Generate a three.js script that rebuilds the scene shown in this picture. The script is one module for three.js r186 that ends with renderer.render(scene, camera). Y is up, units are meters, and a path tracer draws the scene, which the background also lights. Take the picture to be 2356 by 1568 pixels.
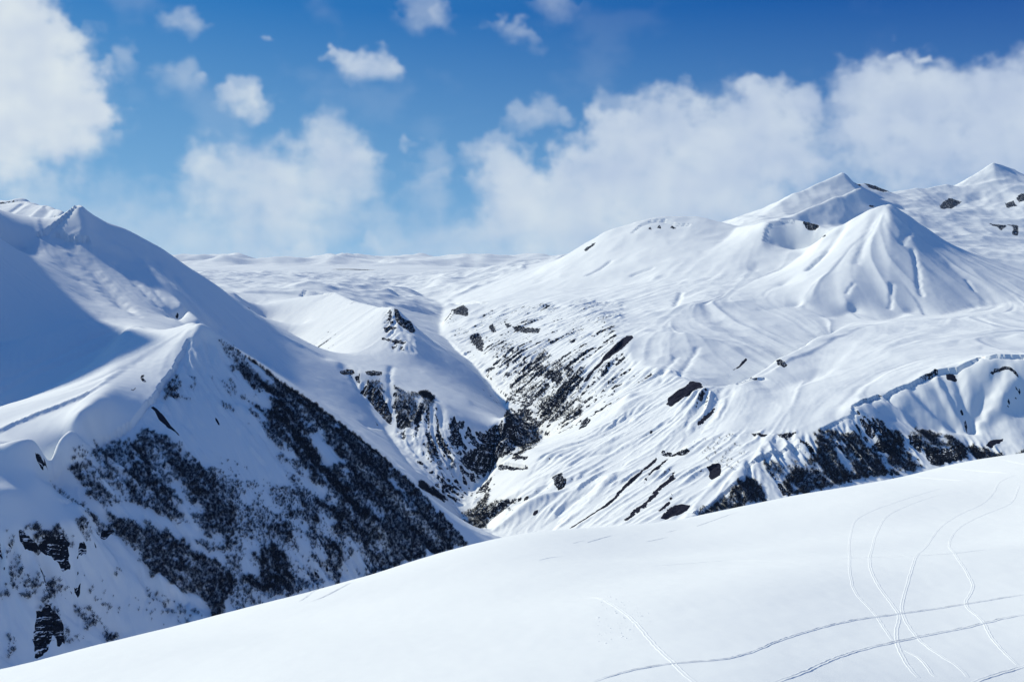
import * as THREE from 'three';
import { mergeGeometries } from 'three/addons/utils/BufferGeometryUtils.js';

// ---------------------------------------------------------------- camera, sun, exposure
const F = 1814, CX = 1178, CY = 784, PITCH = 5.8 * Math.PI / 180;      // the lens, measured on a 2356 x 1568 print
const scene = new THREE.Scene();
const camera = new THREE.PerspectiveCamera(2 * Math.atan(CY / F) * 180 / Math.PI, 2356 / 1568, 0.5, 80000);
camera.rotation.x = -PITCH;
const renderer = new THREE.WebGLRenderer();
renderer.toneMapping = THREE.LinearToneMapping;
renderer.toneMappingExposure = 1;
renderer.shadowMap.enabled = true;
const SUN_AZ = 63 * Math.PI / 180, SUN_EL = 34.5 * Math.PI / 180;          // left of the view, above the horizon
const sunDir = new THREE.Vector3(-Math.sin(SUN_AZ) * Math.cos(SUN_EL), Math.sin(SUN_EL), -Math.cos(SUN_AZ) * Math.cos(SUN_EL));
const sun = new THREE.DirectionalLight(new THREE.Color().setRGB(1, 0.945, 0.765), 4.5);
sun.position.copy(sunDir).multiplyScalar(20000); sun.castShadow = true; sun.shadow.radius = 4; sun.name = 'sun';
Object.assign(sun.shadow.camera, { left: -9000, right: 9000, top: 9000, bottom: -9000, far: 40000 });
scene.add(sun); scene.add(sun.target);

// ---------------------------------------------------------------- noise
function rng(seed) { let s = seed | 0; return () => { s = (s + 0x6d2b79f5) | 0; let t = Math.imul(s ^ (s >>> 15), 1 | s); t = (t + Math.imul(t ^ (t >>> 7), 61 | t)) ^ t; return ((t ^ (t >>> 14)) >>> 0) / 4294967296; }; }
const PERM = new Uint8Array(512), GRX = new Float32Array(256), GRY = new Float32Array(256);
{ const r = rng(7); for (let i = 0; i < 256; i++) { PERM[i] = i; const a = r() * 6.2832; GRX[i] = Math.cos(a); GRY[i] = Math.sin(a); }
  for (let i = 255; i > 0; i--) { const j = Math.floor(r() * (i + 1)); const t = PERM[i]; PERM[i] = PERM[j]; PERM[j] = t; } for (let i = 0; i < 256; i++) PERM[i + 256] = PERM[i]; }
function noise(x, y) {
  const ix = Math.floor(x), iy = Math.floor(y), fx = x - ix, fy = y - iy, X = ix & 255, Y = iy & 255;
  const u = fx * fx * fx * (fx * (fx * 6 - 15) + 10), v = fy * fy * fy * (fy * (fy * 6 - 15) + 10);
  const a = PERM[PERM[X] + Y], b = PERM[PERM[X + 1] + Y], c = PERM[PERM[X] + Y + 1], d = PERM[PERM[X + 1] + Y + 1];
  const n0 = GRX[a] * fx + GRY[a] * fy, n1 = GRX[b] * (fx - 1) + GRY[b] * fy, n2 = GRX[c] * fx + GRY[c] * (fy - 1), n3 = GRX[d] * (fx - 1) + GRY[d] * (fy - 1);
  return 1.5 * (n0 + u * (n1 - n0) + v * (n2 + u * (n3 - n2) - n0 - u * (n1 - n0)));
}
function fbm(x, y, o) { let s = 0, a = 0.5; for (let i = 0; i < o; i++) { s += a * noise(x, y); x = x * 2.03 + 17.3; y = y * 2.03 - 9.1; a *= 0.5; } return s; }
function ridged(x, y, o) { let s = 0, a = 0.5; for (let i = 0; i < o; i++) { s += a * (1 - 2 * Math.abs(noise(x, y))); x = x * 2.07 + 31.7; y = y * 2.07 + 11.9; a *= 0.5; } return s; }
const clamp = (x, a = 0, b = 1) => Math.min(b, Math.max(a, x));
const smooth = (a, b, x) => { const t = clamp((x - a) / (b - a)); return t * t * (3 - 2 * t); };


// ---------------------------------------------------------------- sky: blue air and fair weather cloud, computed for every direction
{
  const W = 4096, Hh = 2048, data = new Float32Array(W * Hh * 4), S = { P: Math.sin(PITCH), C: Math.cos(PITCH) };
  // heaps of cloud, by where they stand: bearing and height as on the print, size, thickness
  const C = []; const heap = (soft, thick, text) => text.trim().split(/\s+/).forEach((t) => { const [x, y, r] = t.split(',').map(Number); C.push([x, y, r, thick, soft]); });
  heap(1, 1.25, '20,60,110 -60,160,160 50,150,110 60,240,120 150,240,70 190,290,55 40,310,70 110,80,60 140,170,50 -90,320,90 215,270,30');
  heap(1.5, 0.7, '520,405,70 610,430,85 700,425,85 755,345,55 770,295,42 795,385,58 650,475,60 470,385,42 830,380,34');
  heap(1.5, 0.32, '700,520,60 620,555,70 760,500,50 520,520,60');
  heap(1, 0.75, '758,120,16 790,128,20 825,145,32 860,155,36 900,160,20');
  heap(1, 0.65, '520,235,26 555,212,30 605,230,24 575,240,24');
  heap(1.2, 0.42, '455,180,16 412,165,34 395,35,22 430,48,22 1010,40,26 975,25,36 1140,42,17 1178,62,22 1212,82,18 940,320,10 990,360,28 1000,405,24 985,450,34 610,90,9 100,105,30 285,130,28 235,150,16 1275,0,34');
  heap(1.2, 0.5, '1200,265,26 1245,255,26 1288,256,16 1140,315,24 1110,350,30 1420,240,30');
  heap(1, 1, '1165,400,60 1195,440,55 1290,490,90 1390,300,48 1430,370,100 1520,285,78 1600,350,110 1690,310,95 1780,300,80 1785,225,45 1845,235,36 1500,470,115 1680,430,100 1820,370,60 1370,420,70 1740,190,24');
  heap(1.4, 0.75, '1210,530,80 1330,550,80 1450,560,80 1560,500,80 1650,480,60 1750,470,60 1170,500,60');
  heap(1, 1, '1985,230,70 2060,180,62 2100,260,110 2200,215,72 2290,235,80 2370,250,110 2010,320,60 2140,340,80 2290,350,75 1950,300,40 2062,115,12 2140,130,10 2460,300,130');
  heap(1.5, 0.55, '2000,380,60 2120,400,70 2250,390,70 1900,330,50 1880,390,40');
  heap(1.7, 0.42, '30,430,60 120,470,60 250,520,90 380,560,90 480,590,80 600,600,60 900,575,50 960,565,60 1090,560,60 1040,585,60 880,500,34');
  heap(0.8, 0.5, '715,596,36 690,602,30 610,602,34 860,560,24');
  const mix = (a, b, t) => [a[0] + (b[0] - a[0]) * t, a[1] + (b[1] - a[1]) * t, a[2] + (b[2] - a[2]) * t];
  for (let row = 0; row < Hh; row++) { const up = ((row + 0.5) / Hh - 0.5) * Math.PI, y = Math.sin(up), cu = Math.cos(up);
    if (y < -0.03) { for (let c = 0; c < W; c++) data.set([0.3, 0.45, 0.65, 1], (row * W + c) * 4); continue; }
    for (let col = 0; col < W; col++) {
      const a = ((col + 0.5) / W - 0.5) * 2 * Math.PI, x = Math.cos(a) * cu, z = Math.sin(a) * cu, f = -z * S.C - y * S.P;
      const near = x * sunDir.x + y * sunDir.y + z * sunDir.z, e = Math.max(0, y);
      // clear air: pale at the horizon, deep blue high up and away from the sun
      const side = clamp((near - 0.02) / 0.84), deep = mix([0.003, 0.062, 0.315], [0.032, 0.205, 0.53], side), pale = mix([0.15, 0.39, 0.70], [0.27, 0.54, 0.79], side);
      const t = Math.pow(clamp(e / 0.29), 0.95); let rgb = mix(pale, deep, t);
      let dens = 0, px = -9999, py = -9999;
      if (f > 0.25) { px = CX + F * x / f; py = CY - F * ((y * S.C) - (z * S.P)) / f; }
      if (px > -700 && px < 3060 && py > -500 && py < 760) {
        const w1 = fbm(px / 95 + 4, py / 80, 4), w2 = fbm(px / 95 - 31, py / 80 + 12, 4), qx = px + 58 * w1, qy = py + 50 * w2, rag = fbm(px / 52 + 60, py / 44, 4);
        for (const [cx, cy, r, thick, soft] of C) { const dx = qx - cx, dy = (qy - cy) * 1.12, d = Math.sqrt(dx * dx + dy * dy) / r; if (d < 2.3) { const edge = soft * (dy > 0 ? 1.0 : 0.5); const m = thick * (1 - smooth(1.12 - edge, 1.12 + edge, d + 0.55 * rag)); dens = 1 - (1 - dens) * (1 - clamp(m * 0.8)); } }
      }
      if (px > -9000) { const v = smooth(0.02, 0.5, fbm(px / 210 + 21, py / 150 + 33, 4)) * (0.02 + 0.12 * side) * smooth(-300, 350, py + 260 * side); dens = 1 - (1 - dens) * (1 - v); }
      const out = Math.max(0, Math.max(-px - 80, px - 2440, -py - 60) / 240), k = px < -9000 ? 1 : clamp(out);
      if (k > 0 && y > 0.01) { const s = 1 / (y + 0.16), n = fbm(x * s * 2.1 + 7, z * s * 2.1 - 3, 5) + 0.12; dens = Math.max(dens, k * 0.45 * smooth(0.18, 0.5, n)); }
      const haze = Math.exp(-e * 30) * 0.3; dens = clamp(dens * 0.93);
      // cloud: lit towards the sun, lilac grey within
      if (dens > 0) { const body = fbm(px / 130 + 3, py / 110 + 5, 3), lit = clamp(0.42 + 0.5 * (side - 0.4) + 0.8 * body + 0.22 * smooth(330, 600, py)); rgb = mix(rgb, mix([0.53, 0.625, 0.78], [0.69 + 0.08 * side, 0.775 + 0.06 * side, 0.86], lit), dens); }
      rgb = mix(rgb, [0.56, 0.73, 0.89], haze);
      data.set([rgb[0], rgb[1], rgb[2], 1], (row * W + col) * 4);
    } }
  const t = new THREE.DataTexture(data, W, Hh, THREE.RGBAFormat, THREE.FloatType); t.mapping = THREE.EquirectangularReflectionMapping; t.magFilter = THREE.LinearFilter; t.needsUpdate = true;
  scene.background = t; scene.environment = t;
}

// ---------------------------------------------------------------- survey: a direction on the print and a distance give a place
const SP = Math.sin(PITCH), CP = Math.cos(PITCH);
function at(px, py, D) { const u = (px - CX) / F, v = (CY - py) / F, d = v * SP + CP; return [D * u / d, D * (v * CP - SP) / d, D]; }
const pts = (text) => text.trim().split(/\s+/).map((t) => t.split(',').map(Number));

// ---------------------------------------------------------------- the relief: ridges, valleys and breaks of slope, and the slopes spanned between them
const CELL = 10, X0 = -3600, X1 = 5200, D0 = 700, D1 = 8400, NX = (X1 - X0) / CELL + 1, ND = (D1 - D0) / CELL + 1;
const CURVES = [];                                                       // [mountain number, [[x, y, D], ...]]
const line = (m, text) => CURVES.push([m, pts(text).map((p) => at(...p))]);
const world = (m, text) => CURVES.push([m, pts(text).map(([x, y, D]) => [x, y, D])]);
// 1 near shoulder, 2 pointed peak at left, 3 ridge behind it, 4 centre spur, 5 plateau, 6 dome, 7 fluted pyramid, 8 far peaks, 9 terrace and its scarps
// near shoulder
line(1, '-260,1040,1250 -120,1028,1200 0,1008,1180 100,985,1230 190,945,1330 250,890,1480 270,830,1650 280,770,1850 300,745,2020 350,752,1960 400,752,1880 430,745,1820 465,735,1750');
line(1, '465,735,1750 430,790,1700 408,825,1650 395,860,1600 345,920,1500 300,975,1430 250,1010,1380 190,1040,1320 140,1060,1290 112,1098,1250 118,1120,1225 150,1135,1215 215,1150,1225 180,1190,1150 100,1205,1110 20,1215,1080 -120,1230,1040');
line(1, '465,735,1750 520,775,1760 560,810,1770 640,870,1770 700,910,1770 760,955,1760 870,1040,1720 960,1125,1680 1040,1205,1640 1080,1252,1600');
line(1, '-150,1560,880 0,1530,950 150,1500,1030 300,1460,1110 450,1425,1180 600,1370,1270 750,1320,1380 890,1290,1480 1000,1275,1550 1080,1262,1600');
line(1, '215,1160,1215 250,1250,1190 380,1340,1180 500,1425,1160');
line(1, '-150,1120,1090 0,1120,1110 100,1090,1180');
// pointed peak
line(2, '-700,330,1900 -450,170,2050 -257,140,2200 -150,280,2260 -80,430,2290 -30,560,2300 0,602,2310 20,600,2330 40,578,2370 83,540,2450 110,521,2500 133,503,2540 162,474,2590 177,463,2600');
line(2, '177,463,2600 214,491,2630 247,509,2650 287,523,2665 324,543,2680 377,573,2700 424,606,2710 467,633,2720 501,656,2720 556,700,2720 634,756,2710 701,803,2700 751,827,2700 785,832,2690');
line(2, '177,463,2600 200,545,2510 320,600,2570 400,680,2400 455,735,2230');
line(2, '400,742,2270 480,765,2420 560,805,2460 650,862,2430 750,932,2330 850,1010,2200 940,1090,2030 1020,1170,1860');
line(2, '-260,960,1500 -100,960,1530 0,940,1560 120,890,1640 220,830,1780 275,770,1950');
line(2, '-100,800,1800 0,790,1820 100,770,1860 180,745,1950 240,735,2060');
line(2, '130,535,2500 153,616,2350 214,693,2200 284,735,2100');
// ridge behind it
line(3, '-300,455,3700 -150,470,3600 0,462,3500 20,464,3480 57,459,3450 87,473,3400 130,478,3300 145,484,3250');
line(3, '-200,600,3000 0,590,3000 90,540,3000 140,500,2950');
world(3, '-2800,-150,4300 -1800,-150,4100 -1300,-150,3700');
// centre spur
line(4, '540,720,3900 640,690,4000 769,670,3850 806,689,3600 866,704,3350 907,704,3200');
line(4, '907,704,3200 943,736,3160 958,762,3130 986,782,3100 1046,819,3070 1099,859,3030 1136,911,2950');
line(4, '907,704,3200 922,752,3060 943,762,3020 949,799,2930 956,839,2840');
line(4, '640,790,3400 720,800,3200 780,820,2900');
line(4, '600,740,3700 700,745,3550');
line(4, '785,830,2720 839,856,2640 879,859,2650 906,886,2600 963,906,2560 999,916,2540 1019,926,2520 1069,963,2480 1100,1000,2440 1139,1016,2420 1159,996,2440 1176,939,2560');
line(4, '956,839,2840 1000,880,2720 1080,920,2660');
line(0, '785,835,2700 820,885,2600 880,980,2450 960,1070,2250 1060,1190,2060');
line(4, '880,950,2500 960,1000,2400 1040,1050,2330 1100,1080,2300');
// canyon
world(0, '-300,-720,1350 -60,-740,1500');
line(0, '1085,1265,1960 1070,1200,2090 1060,1165,2170 1130,1085,2420 1250,1020,2620 1215,980,2790 1170,945,2900 1140,910,3120 1110,860,3400 1080,830,3650 1010,765,4300 1020,705,5300 960,680,6200 880,668,7200');
// plateau
line(5, '450,660,4600 600,660,4700 760,655,4600 900,670,4900');
line(5, '450,640,6000 650,640,6000 850,645,6000 940,665,6000');
line(5, '300,620,8300 700,618,8300 1000,620,8300 1180,612,8300 1300,590,8300');
// dome
line(6, '1232,655,5000 1280,605,5300 1330,570,5350 1400,530,5300 1470,508,5230 1540,497,5200 1600,497,5150 1660,512,5050 1694,523,4950');
line(6, '1240,668,4800 1330,662,4650 1420,655,4500 1550,640,4350 1640,640,4200');
line(6, '1694,523,4950 1660,560,4750 1600,590,4600 1500,640,4400');
line(6, '1040,715,4550 1085,700,4650 1130,690,4650 1250,686,4400 1380,720,3600 1420,780,2980 1460,830,2750 1560,870,2500 1640,895,2330');
line(6, '1100,790,3850 1180,800,3450 1250,850,3050 1300,900,2800');
line(6, '1500,720,3500 1600,700,3500 1700,690,3600');
line(6, '1500,770,3000 1600,770,2950 1650,790,2900');
// hollow, pyramid
line(6, '1694,523,4950 1761,511,4650 1817,503,4650 1881,515,4550 1908,531,4450');
line(6, '1761,511,4650 1757,545,4560 1750,580,4440 1735,625,4250');
line(6, '1764,518,4625 1817,512,4622 1881,524,4520');
line(0, '1775,562,4530 1830,580,4505 1900,568,4440');
line(0, '1850,585,4330 1790,620,4200 1700,665,3900');
line(7, '1908,531,4350 1951,508,4340 2001,481,4310 2046,466,4300 2081,488,4300 2131,521,4310 2171,552,4310 2211,578,4300 2248,587,4290 2288,598,4280 2356,627,4250 2500,660,4200');
line(7, '2046,466,4300 2046,516,4090 2046,579,3870 2046,647,3650 2040,705,3500');
line(7, '2020,476,4300 1985,537,4090 1925,602,3870 1875,662,3650 1845,700,3540');
line(7, '2070,478,4302 2118,541,4110 2185,607,3900 2238,662,3680 2270,695,3570');
line(7, '2034,470,4300 2008,524,4100 1985,588,3870 1960,650,3650 1948,695,3520');
line(7, '2058,471,4300 2086,524,4100 2112,588,3870 2138,652,3650 2150,700,3510');
line(7, '1908,531,4350 1860,600,4050 1800,660,3850');
line(7, '1750,716,3480 1840,706,3560 1900,730,3400 1965,716,3500 2030,736,3360 2100,718,3480 2160,728,3400 2250,706,3520 2356,690,3550 2500,690,3600');
// far peaks
line(8, '1660,540,6000 1700,520,5950 1757,491,6150 1807,458,6300 1864,431,6400 1904,416,6450 1938,394,6500 1948,398,6500 1964,423,6550 1991,423,6600 2021,436,6650 2051,443,6700 2118,435,6750 2155,428,6800 2181,426,6800 2198,433,6850 2238,405,6950 2285,376,7000 2318,385,7050 2356,405,7100 2450,430,7200 2600,460,7200');
line(8, '1780,515,5750 1811,501,5850 1864,475,5950 1904,461,6000 1941,451,6050 1981,428,6100 2011,448,6150 2038,465,6200 2080,490,6200');
line(0, '1830,498,6020 1880,482,6130 1930,468,6200 1981,452,6270 2020,462,6300');
line(8, '1938,394,6500 1958,420,6400 1975,436,6330');
line(8, '1800,540,5700 1860,530,5780 1930,520,5820 2000,525,5850');
line(8, '2285,376,7000 2290,405,6850 2300,440,6650 2320,470,6450');
line(0, '2200,480,6450 2260,460,6600');
line(8, '2300,440,6650 2356,450,6500 2450,450,6500');
line(8, '2100,525,5700 2200,530,5750 2356,560,5600 2600,580,5600');
line(0, '1700,560,5500 1800,540,5400 1950,540,5300 2200,590,5000 2356,635,4700 2600,670,4600');
world(8, '1400,200,7800 2800,250,8000 5000,300,8200');
// terrace and scarps
line(9, '1692,882,2350 1760,845,2480 1830,805,2650 1889,774,2820 1960,750,3000 2100,738,3150 2250,725,3250 2500,715,3300');
line(0, '1670,905,2430 1740,880,2560 1800,850,2700 1880,805,2950 1930,775,3150');
line(9, '1692,882,2350 1640,895,2330 1590,905,2300');
line(9, '1750,910,2250 1850,880,2380 2000,820,2500 2200,780,2600 2500,760,2700');
line(9, '2600,825,2150 2420,818,2180 2356,820,2200 2300,817,2220 2258,820,2230 2180,842,2240 2104,877,2200 2034,914,2170 1985,930,2110 1960,937,2080 1959,957,2070');
line(9, '2600,845,2135 2420,838,2165 2356,838,2180 2300,833,2205 2258,836,2214 2180,858,2224 2104,893,2183 2045,926,2150 1990,945,2090');
line(9, '1959,957,2070 1887,987,2010 1837,1024,1950 1720,1064,1860 1697,1107,1800 1637,1161,1730 1597,1184,1700 1540,1215,1660');
line(9, '2040,960,2110 2130,1000,2080 2238,987,2090 2356,950,2110 2500,930,2130');
line(9, '2040,1060,1960 2130,1070,1950 2230,1050,1980 2356,1045,1980 2500,1040,2000');
line(9, '1720,1150,1740 1850,1140,1780 1950,1120,1840 2040,1100,1880');
line(9, '1450,900,2450 1400,1000,2250 1300,1050,2150 1200,1040,2300');
line(9, '1120,1235,1880 1200,1160,1930 1300,1110,1980 1400,1060,2080 1500,1000,2150 1600,960,2180');
line(9, '1130,1255,1840 1310,1225,1790 1480,1205,1720 1600,1195,1680');
line(9, '1140,1075,2270 1200,1048,2300 1260,1010,2450');
world(0, '0,-740,1450 400,-740,1400 900,-740,1450 1800,-740,1500');
world(0, '-900,-700,720 -300,-760,800 400,-780,800 2500,-780,900');

function solve() {
  const levels = [16, 8, 4, 2, 1]; let H = null, pw = 0, ph = 0;
  for (const L of levels) {
    const w = Math.ceil((NX - 1) / L) + 1, h = Math.ceil((ND - 1) / L) + 1, c = CELL * L, sum = new Float32Array(w * h), cnt = new Float32Array(w * h);
    for (const [, P] of CURVES) for (let k = 0; k + 1 < P.length; k++) {
      const [ax, ay, ad] = P[k], [bx, by, bd] = P[k + 1], n = Math.max(1, Math.ceil(Math.hypot(bx - ax, bd - ad) / c * 2));
      for (let s = 0; s <= n; s++) { const t = s / n, i = Math.round((ax + (bx - ax) * t - X0) / c), j = Math.round((ad + (bd - ad) * t - D0) / c);
        if (i >= 0 && j >= 0 && i < w && j < h) { sum[j * w + i] += ay + (by - ay) * t; cnt[j * w + i]++; } }
    }
    const N = new Float32Array(w * h);
    for (let j = 0; j < h; j++) for (let i = 0; i < w; i++) {
      const q = j * w + i;
      if (cnt[q]) N[q] = sum[q] / cnt[q];
      else if (H) { const x = Math.min(i / 2, pw - 1.001), y = Math.min(j / 2, ph - 1.001), a = Math.floor(x), b = Math.floor(y), fx = x - a, fy = y - b; N[q] = (H[b * pw + a] * (1 - fx) + H[b * pw + a + 1] * fx) * (1 - fy) + (H[(b + 1) * pw + a] * (1 - fx) + H[(b + 1) * pw + a + 1] * fx) * fy; }
      else N[q] = -300;
    }
    const it = L === 16 ? 600 : L === 8 ? 250 : L === 4 ? 150 : L === 2 ? 80 : 50, om = 1.75;
    for (let k = 0; k < it; k++) for (let j = 0; j < h; j++) { const up = j ? -w : w, dn = j < h - 1 ? w : -w;
      for (let i = 0; i < w; i++) { const q = j * w + i; if (cnt[q]) continue; const l = i ? -1 : 1, r = i < w - 1 ? 1 : -1; N[q] += om * ((N[q + l] + N[q + r] + N[q + up] + N[q + dn]) * 0.25 - N[q]); } }
    H = N; pw = w; ph = h;
  }
  return H;
}
function blur(H, w, h, n) { const T = new Float32Array(w * h);
  for (let k = 0; k < n; k++) {
    for (let j = 0; j < h; j++) for (let i = 0; i < w; i++) { const q = j * w + i; T[q] = 0.25 * (H[q - (i ? 1 : 0)] + 2 * H[q] + H[q + (i < w - 1 ? 1 : 0)]); }
    for (let j = 0; j < h; j++) for (let i = 0; i < w; i++) { const q = j * w + i; H[q] = 0.25 * (T[q - (j ? w : 0)] + 2 * T[q] + T[q + (j < h - 1 ? w : 0)]); }
  } return H; }
const BASE = blur(solve(), NX, ND, 1);
{ const S = Float32Array.from(BASE); for (let j = 1; j < ND - 1; j++) for (let i = 1; i < NX - 1; i++) { const q = j * NX + i; BASE[q] = S[q] + 0.9 * (S[q] - (S[q] * 2 + 0.5 * (S[q - 1] + S[q + 1] + S[q - NX] + S[q + NX])) / 4); } }
// which mountain a place belongs to: that of the nearest ridge line
const OWNER = new Uint8Array(NX * ND);
{ let front = [];
  for (const [m, P] of CURVES) if (m) for (let k = 0; k + 1 < P.length; k++) { const [ax, , ad] = P[k], [bx, , bd] = P[k + 1], n = Math.ceil(Math.hypot(bx - ax, bd - ad) / CELL) + 1;
    for (let s = 0; s <= n; s++) { const i = Math.round((ax + (bx - ax) * s / n - X0) / CELL), j = Math.round((ad + (bd - ad) * s / n - D0) / CELL); if (i >= 0 && j >= 0 && i < NX && j < ND && !OWNER[j * NX + i]) { OWNER[j * NX + i] = m; front.push(j * NX + i); } } }
  while (front.length) { const next = []; for (const q of front) { const i = q % NX, j = (q / NX) | 0; for (const [a, b] of [[1, 0], [-1, 0], [0, 1], [0, -1]]) { const x = i + a, y = j + b; if (x < 0 || y < 0 || x >= NX || y >= ND || OWNER[y * NX + x]) continue; OWNER[y * NX + x] = OWNER[q]; next.push(y * NX + x); } } front = next; } }
function bspline(A, x, D) {
  const gx = clamp((x - X0) / CELL, 1, NX - 3.001), gy = clamp((D - D0) / CELL, 1, ND - 3.001), i = Math.floor(gx), j = Math.floor(gy), u = gx - i, v = gy - j;
  const w = (t) => { const s = 1 - t; return [s * s * s / 6, (3 * t * t * t - 6 * t * t + 4) / 6, (3 * s * s * s - 6 * s * s + 4) / 6, t * t * t / 6]; };
  const a = w(u), b = w(v); let r = 0;
  for (let m = 0; m < 4; m++) { const q = (j - 1 + m) * NX + i - 1; r += b[m] * (a[0] * A[q] + a[1] * A[q + 1] + a[2] * A[q + 2] + a[3] * A[q + 3]); }
  return r;
}

function bilin(A, x, D) { const gx = clamp((x - X0) / CELL, 0, NX - 1.001), gy = clamp((D - D0) / CELL, 0, ND - 1.001), i = Math.floor(gx), j = Math.floor(gy), u = gx - i, v = gy - j, q = j * NX + i;
  return (A[q] * (1 - u) + A[q + 1] * u) * (1 - v) + (A[q + NX] * (1 - u) + A[q + NX + 1] * u) * v; }
// where the line of sight through a point of the print meets the relief (between two distances)
function hit(px, py, dmin = 720, dmax = 8300) {
  const [a, b] = at(px, py, 1); let best = 1e9, bd = dmin, prev = null;
  for (let D = dmin; D <= dmax; D += 6) { const gap = b * D - bilin(BASE, a * D, D);
    if (prev !== null && prev > 0 && gap <= 0) { const D1_ = D - 6 * gap / (gap - prev); return [a * D1_, b * D1_, D1_]; }
    if (Math.abs(gap) < best) { best = Math.abs(gap); bd = D; } prev = gap; }
  return [a * bd, bilin(BASE, a * bd, bd), bd];
}
function ground(text, dmin, dmax, closed) {                               // an outline or a path laid on the ground: [[x, D], ...]
  const P = pts(text), R = [];
  for (let k = 0; k < P.length - (closed ? 0 : 1); k++) { const a = P[k], b = P[(k + 1) % P.length], n = Math.max(1, Math.ceil(Math.hypot(b[0] - a[0], b[1] - a[1]) / 12));
    for (let s = 0; s < n; s++) { const h = hit(a[0] + (b[0] - a[0]) * s / n, a[1] + (b[1] - a[1]) * s / n, dmin, dmax); R.push([h[0], h[2]]); } }
  if (!closed) { const h = hit(...P[P.length - 1], dmin, dmax); R.push([h[0], h[2]]); }
  return R;
}
function box(R, m = 0) { let a = 1e9, b = -1e9, c = 1e9, d = -1e9; for (const [x, y] of R) { a = Math.min(a, x); b = Math.max(b, x); c = Math.min(c, y); d = Math.max(d, y); } return [a - m, b + m, c - m, d + m]; }
function inside(R, x, y) { let c = false; for (let i = 0, j = R.length - 1; i < R.length; j = i++) { const [ax, ay] = R[i], [bx, by] = R[j]; if ((ay > y) !== (by > y) && x < (bx - ax) * (y - ay) / (by - ay) + ax) c = !c; } return c; }
function distTo(R, x, y, closed) { let m = 1e18; for (let i = closed ? 0 : 1, j = closed ? R.length - 1 : 0; i < R.length; j = i++) { const [ax, ay] = R[j], [bx, by] = R[i], vx = bx - ax, vy = by - ay, t = clamp(((x - ax) * vx + (y - ay) * vy) / (vx * vx + vy * vy + 1e-9)); const dx = x - ax - t * vx, dy = y - ay - t * vy; m = Math.min(m, dx * dx + dy * dy); } return Math.sqrt(m); }

// ---------------------------------------------------------------- flutes: noise drawn out along the fall line
const FC = 5, FX0 = -2100, FX1 = 2900, FD0 = 720, FD1 = 4700, FW = (FX1 - FX0) / FC + 1, FH = (FD1 - FD0) / FC + 1;
const GRADX = new Float32Array(NX * ND), GRADY = new Float32Array(NX * ND);
{ const S = blur(Float32Array.from(BASE), NX, ND, 14);
  for (let j = 1; j < ND - 1; j++) for (let i = 1; i < NX - 1; i++) { const q = j * NX + i, a = S[q + 1] - S[q - 1], b = S[q + NX] - S[q - NX], l = Math.hypot(a, b) + 1e-6; GRADX[q] = a / l; GRADY[q] = b / l; } }
function flutes(wave, length, step) {
  const nz = new Float32Array(FW * FH), out = new Float32Array(FW * FH);
  for (let j = 0; j < FH; j++) for (let i = 0; i < FW; i++) nz[j * FW + i] = noise(i * FC / wave + 3.7, j * FC / wave + 8.1) + 0.5 * noise(i * FC / wave * 2.3, j * FC / wave * 2.3);
  let ss = 0;
  for (let j = 0; j < FH; j++) for (let i = 0; i < FW; i++) {
    const x = FX0 + i * FC, D = FD0 + j * FC; if (Math.abs(x) > 0.75 * D + 150) continue; let s = 0, n = 0;
    for (const dir of [1, -1]) { let a = x, b = D;
      for (let t = 0; t < length; t += step) { const gi = Math.round((a - X0) / CELL), gj = Math.round((b - D0) / CELL); if (gi < 1 || gj < 1 || gi >= NX - 1 || gj >= ND - 1) break;
        const q = gj * NX + gi; a += dir * step * GRADX[q]; b += dir * step * GRADY[q]; const fi = Math.round((a - FX0) / FC), fj = Math.round((b - FD0) / FC); if (fi < 0 || fj < 0 || fi >= FW || fj >= FH) break; s += nz[fj * FW + fi]; n++; } }
    out[j * FW + i] = n ? s / Math.sqrt(n) : 0; ss += out[j * FW + i] ** 2;
  }
  const k = 1 / Math.sqrt(ss / (FW * FH)); for (let q = 0; q < out.length; q++) out[q] *= k; return blur(out, FW, FH, 1);
}
const FINE = flutes(14, 130, 6), COARSE = flutes(52, 320, 10), WIDE = flutes(150, 420, 20);
function fl(A, x, D) { const gx = clamp((x - FX0) / FC, 0, FW - 1.001), gy = clamp((D - FD0) / FC, 0, FH - 1.001), i = Math.floor(gx), j = Math.floor(gy), u = gx - i, v = gy - j, q = j * FW + i, su = u * u * (3 - 2 * u), sv = v * v * (3 - 2 * v);
  return (A[q] * (1 - su) + A[q + 1] * su) * (1 - sv) + (A[q + FW] * (1 - su) + A[q + FW + 1] * su) * sv; }

const frame = (ox, oy, s) => (text) => pts(text).map(([x, y]) => (ox + x * s).toFixed(1) + ',' + (oy + y * s).toFixed(1)).join(' ');
const K7 = frame(1104.6, 767, 0.3338), K8 = frame(1570.6, 767, 0.3338), K2 = frame(0, 920.4, 0.4132), K3 = frame(552, 552, 0.3338), K6 = frame(1570.6, 368, 0.3338), K5 = frame(1165.8, 429.5, 0.3338), K1 = frame(0, 392.6, 0.3338), K4 = frame(552, 920.4, 0.3338);
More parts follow.
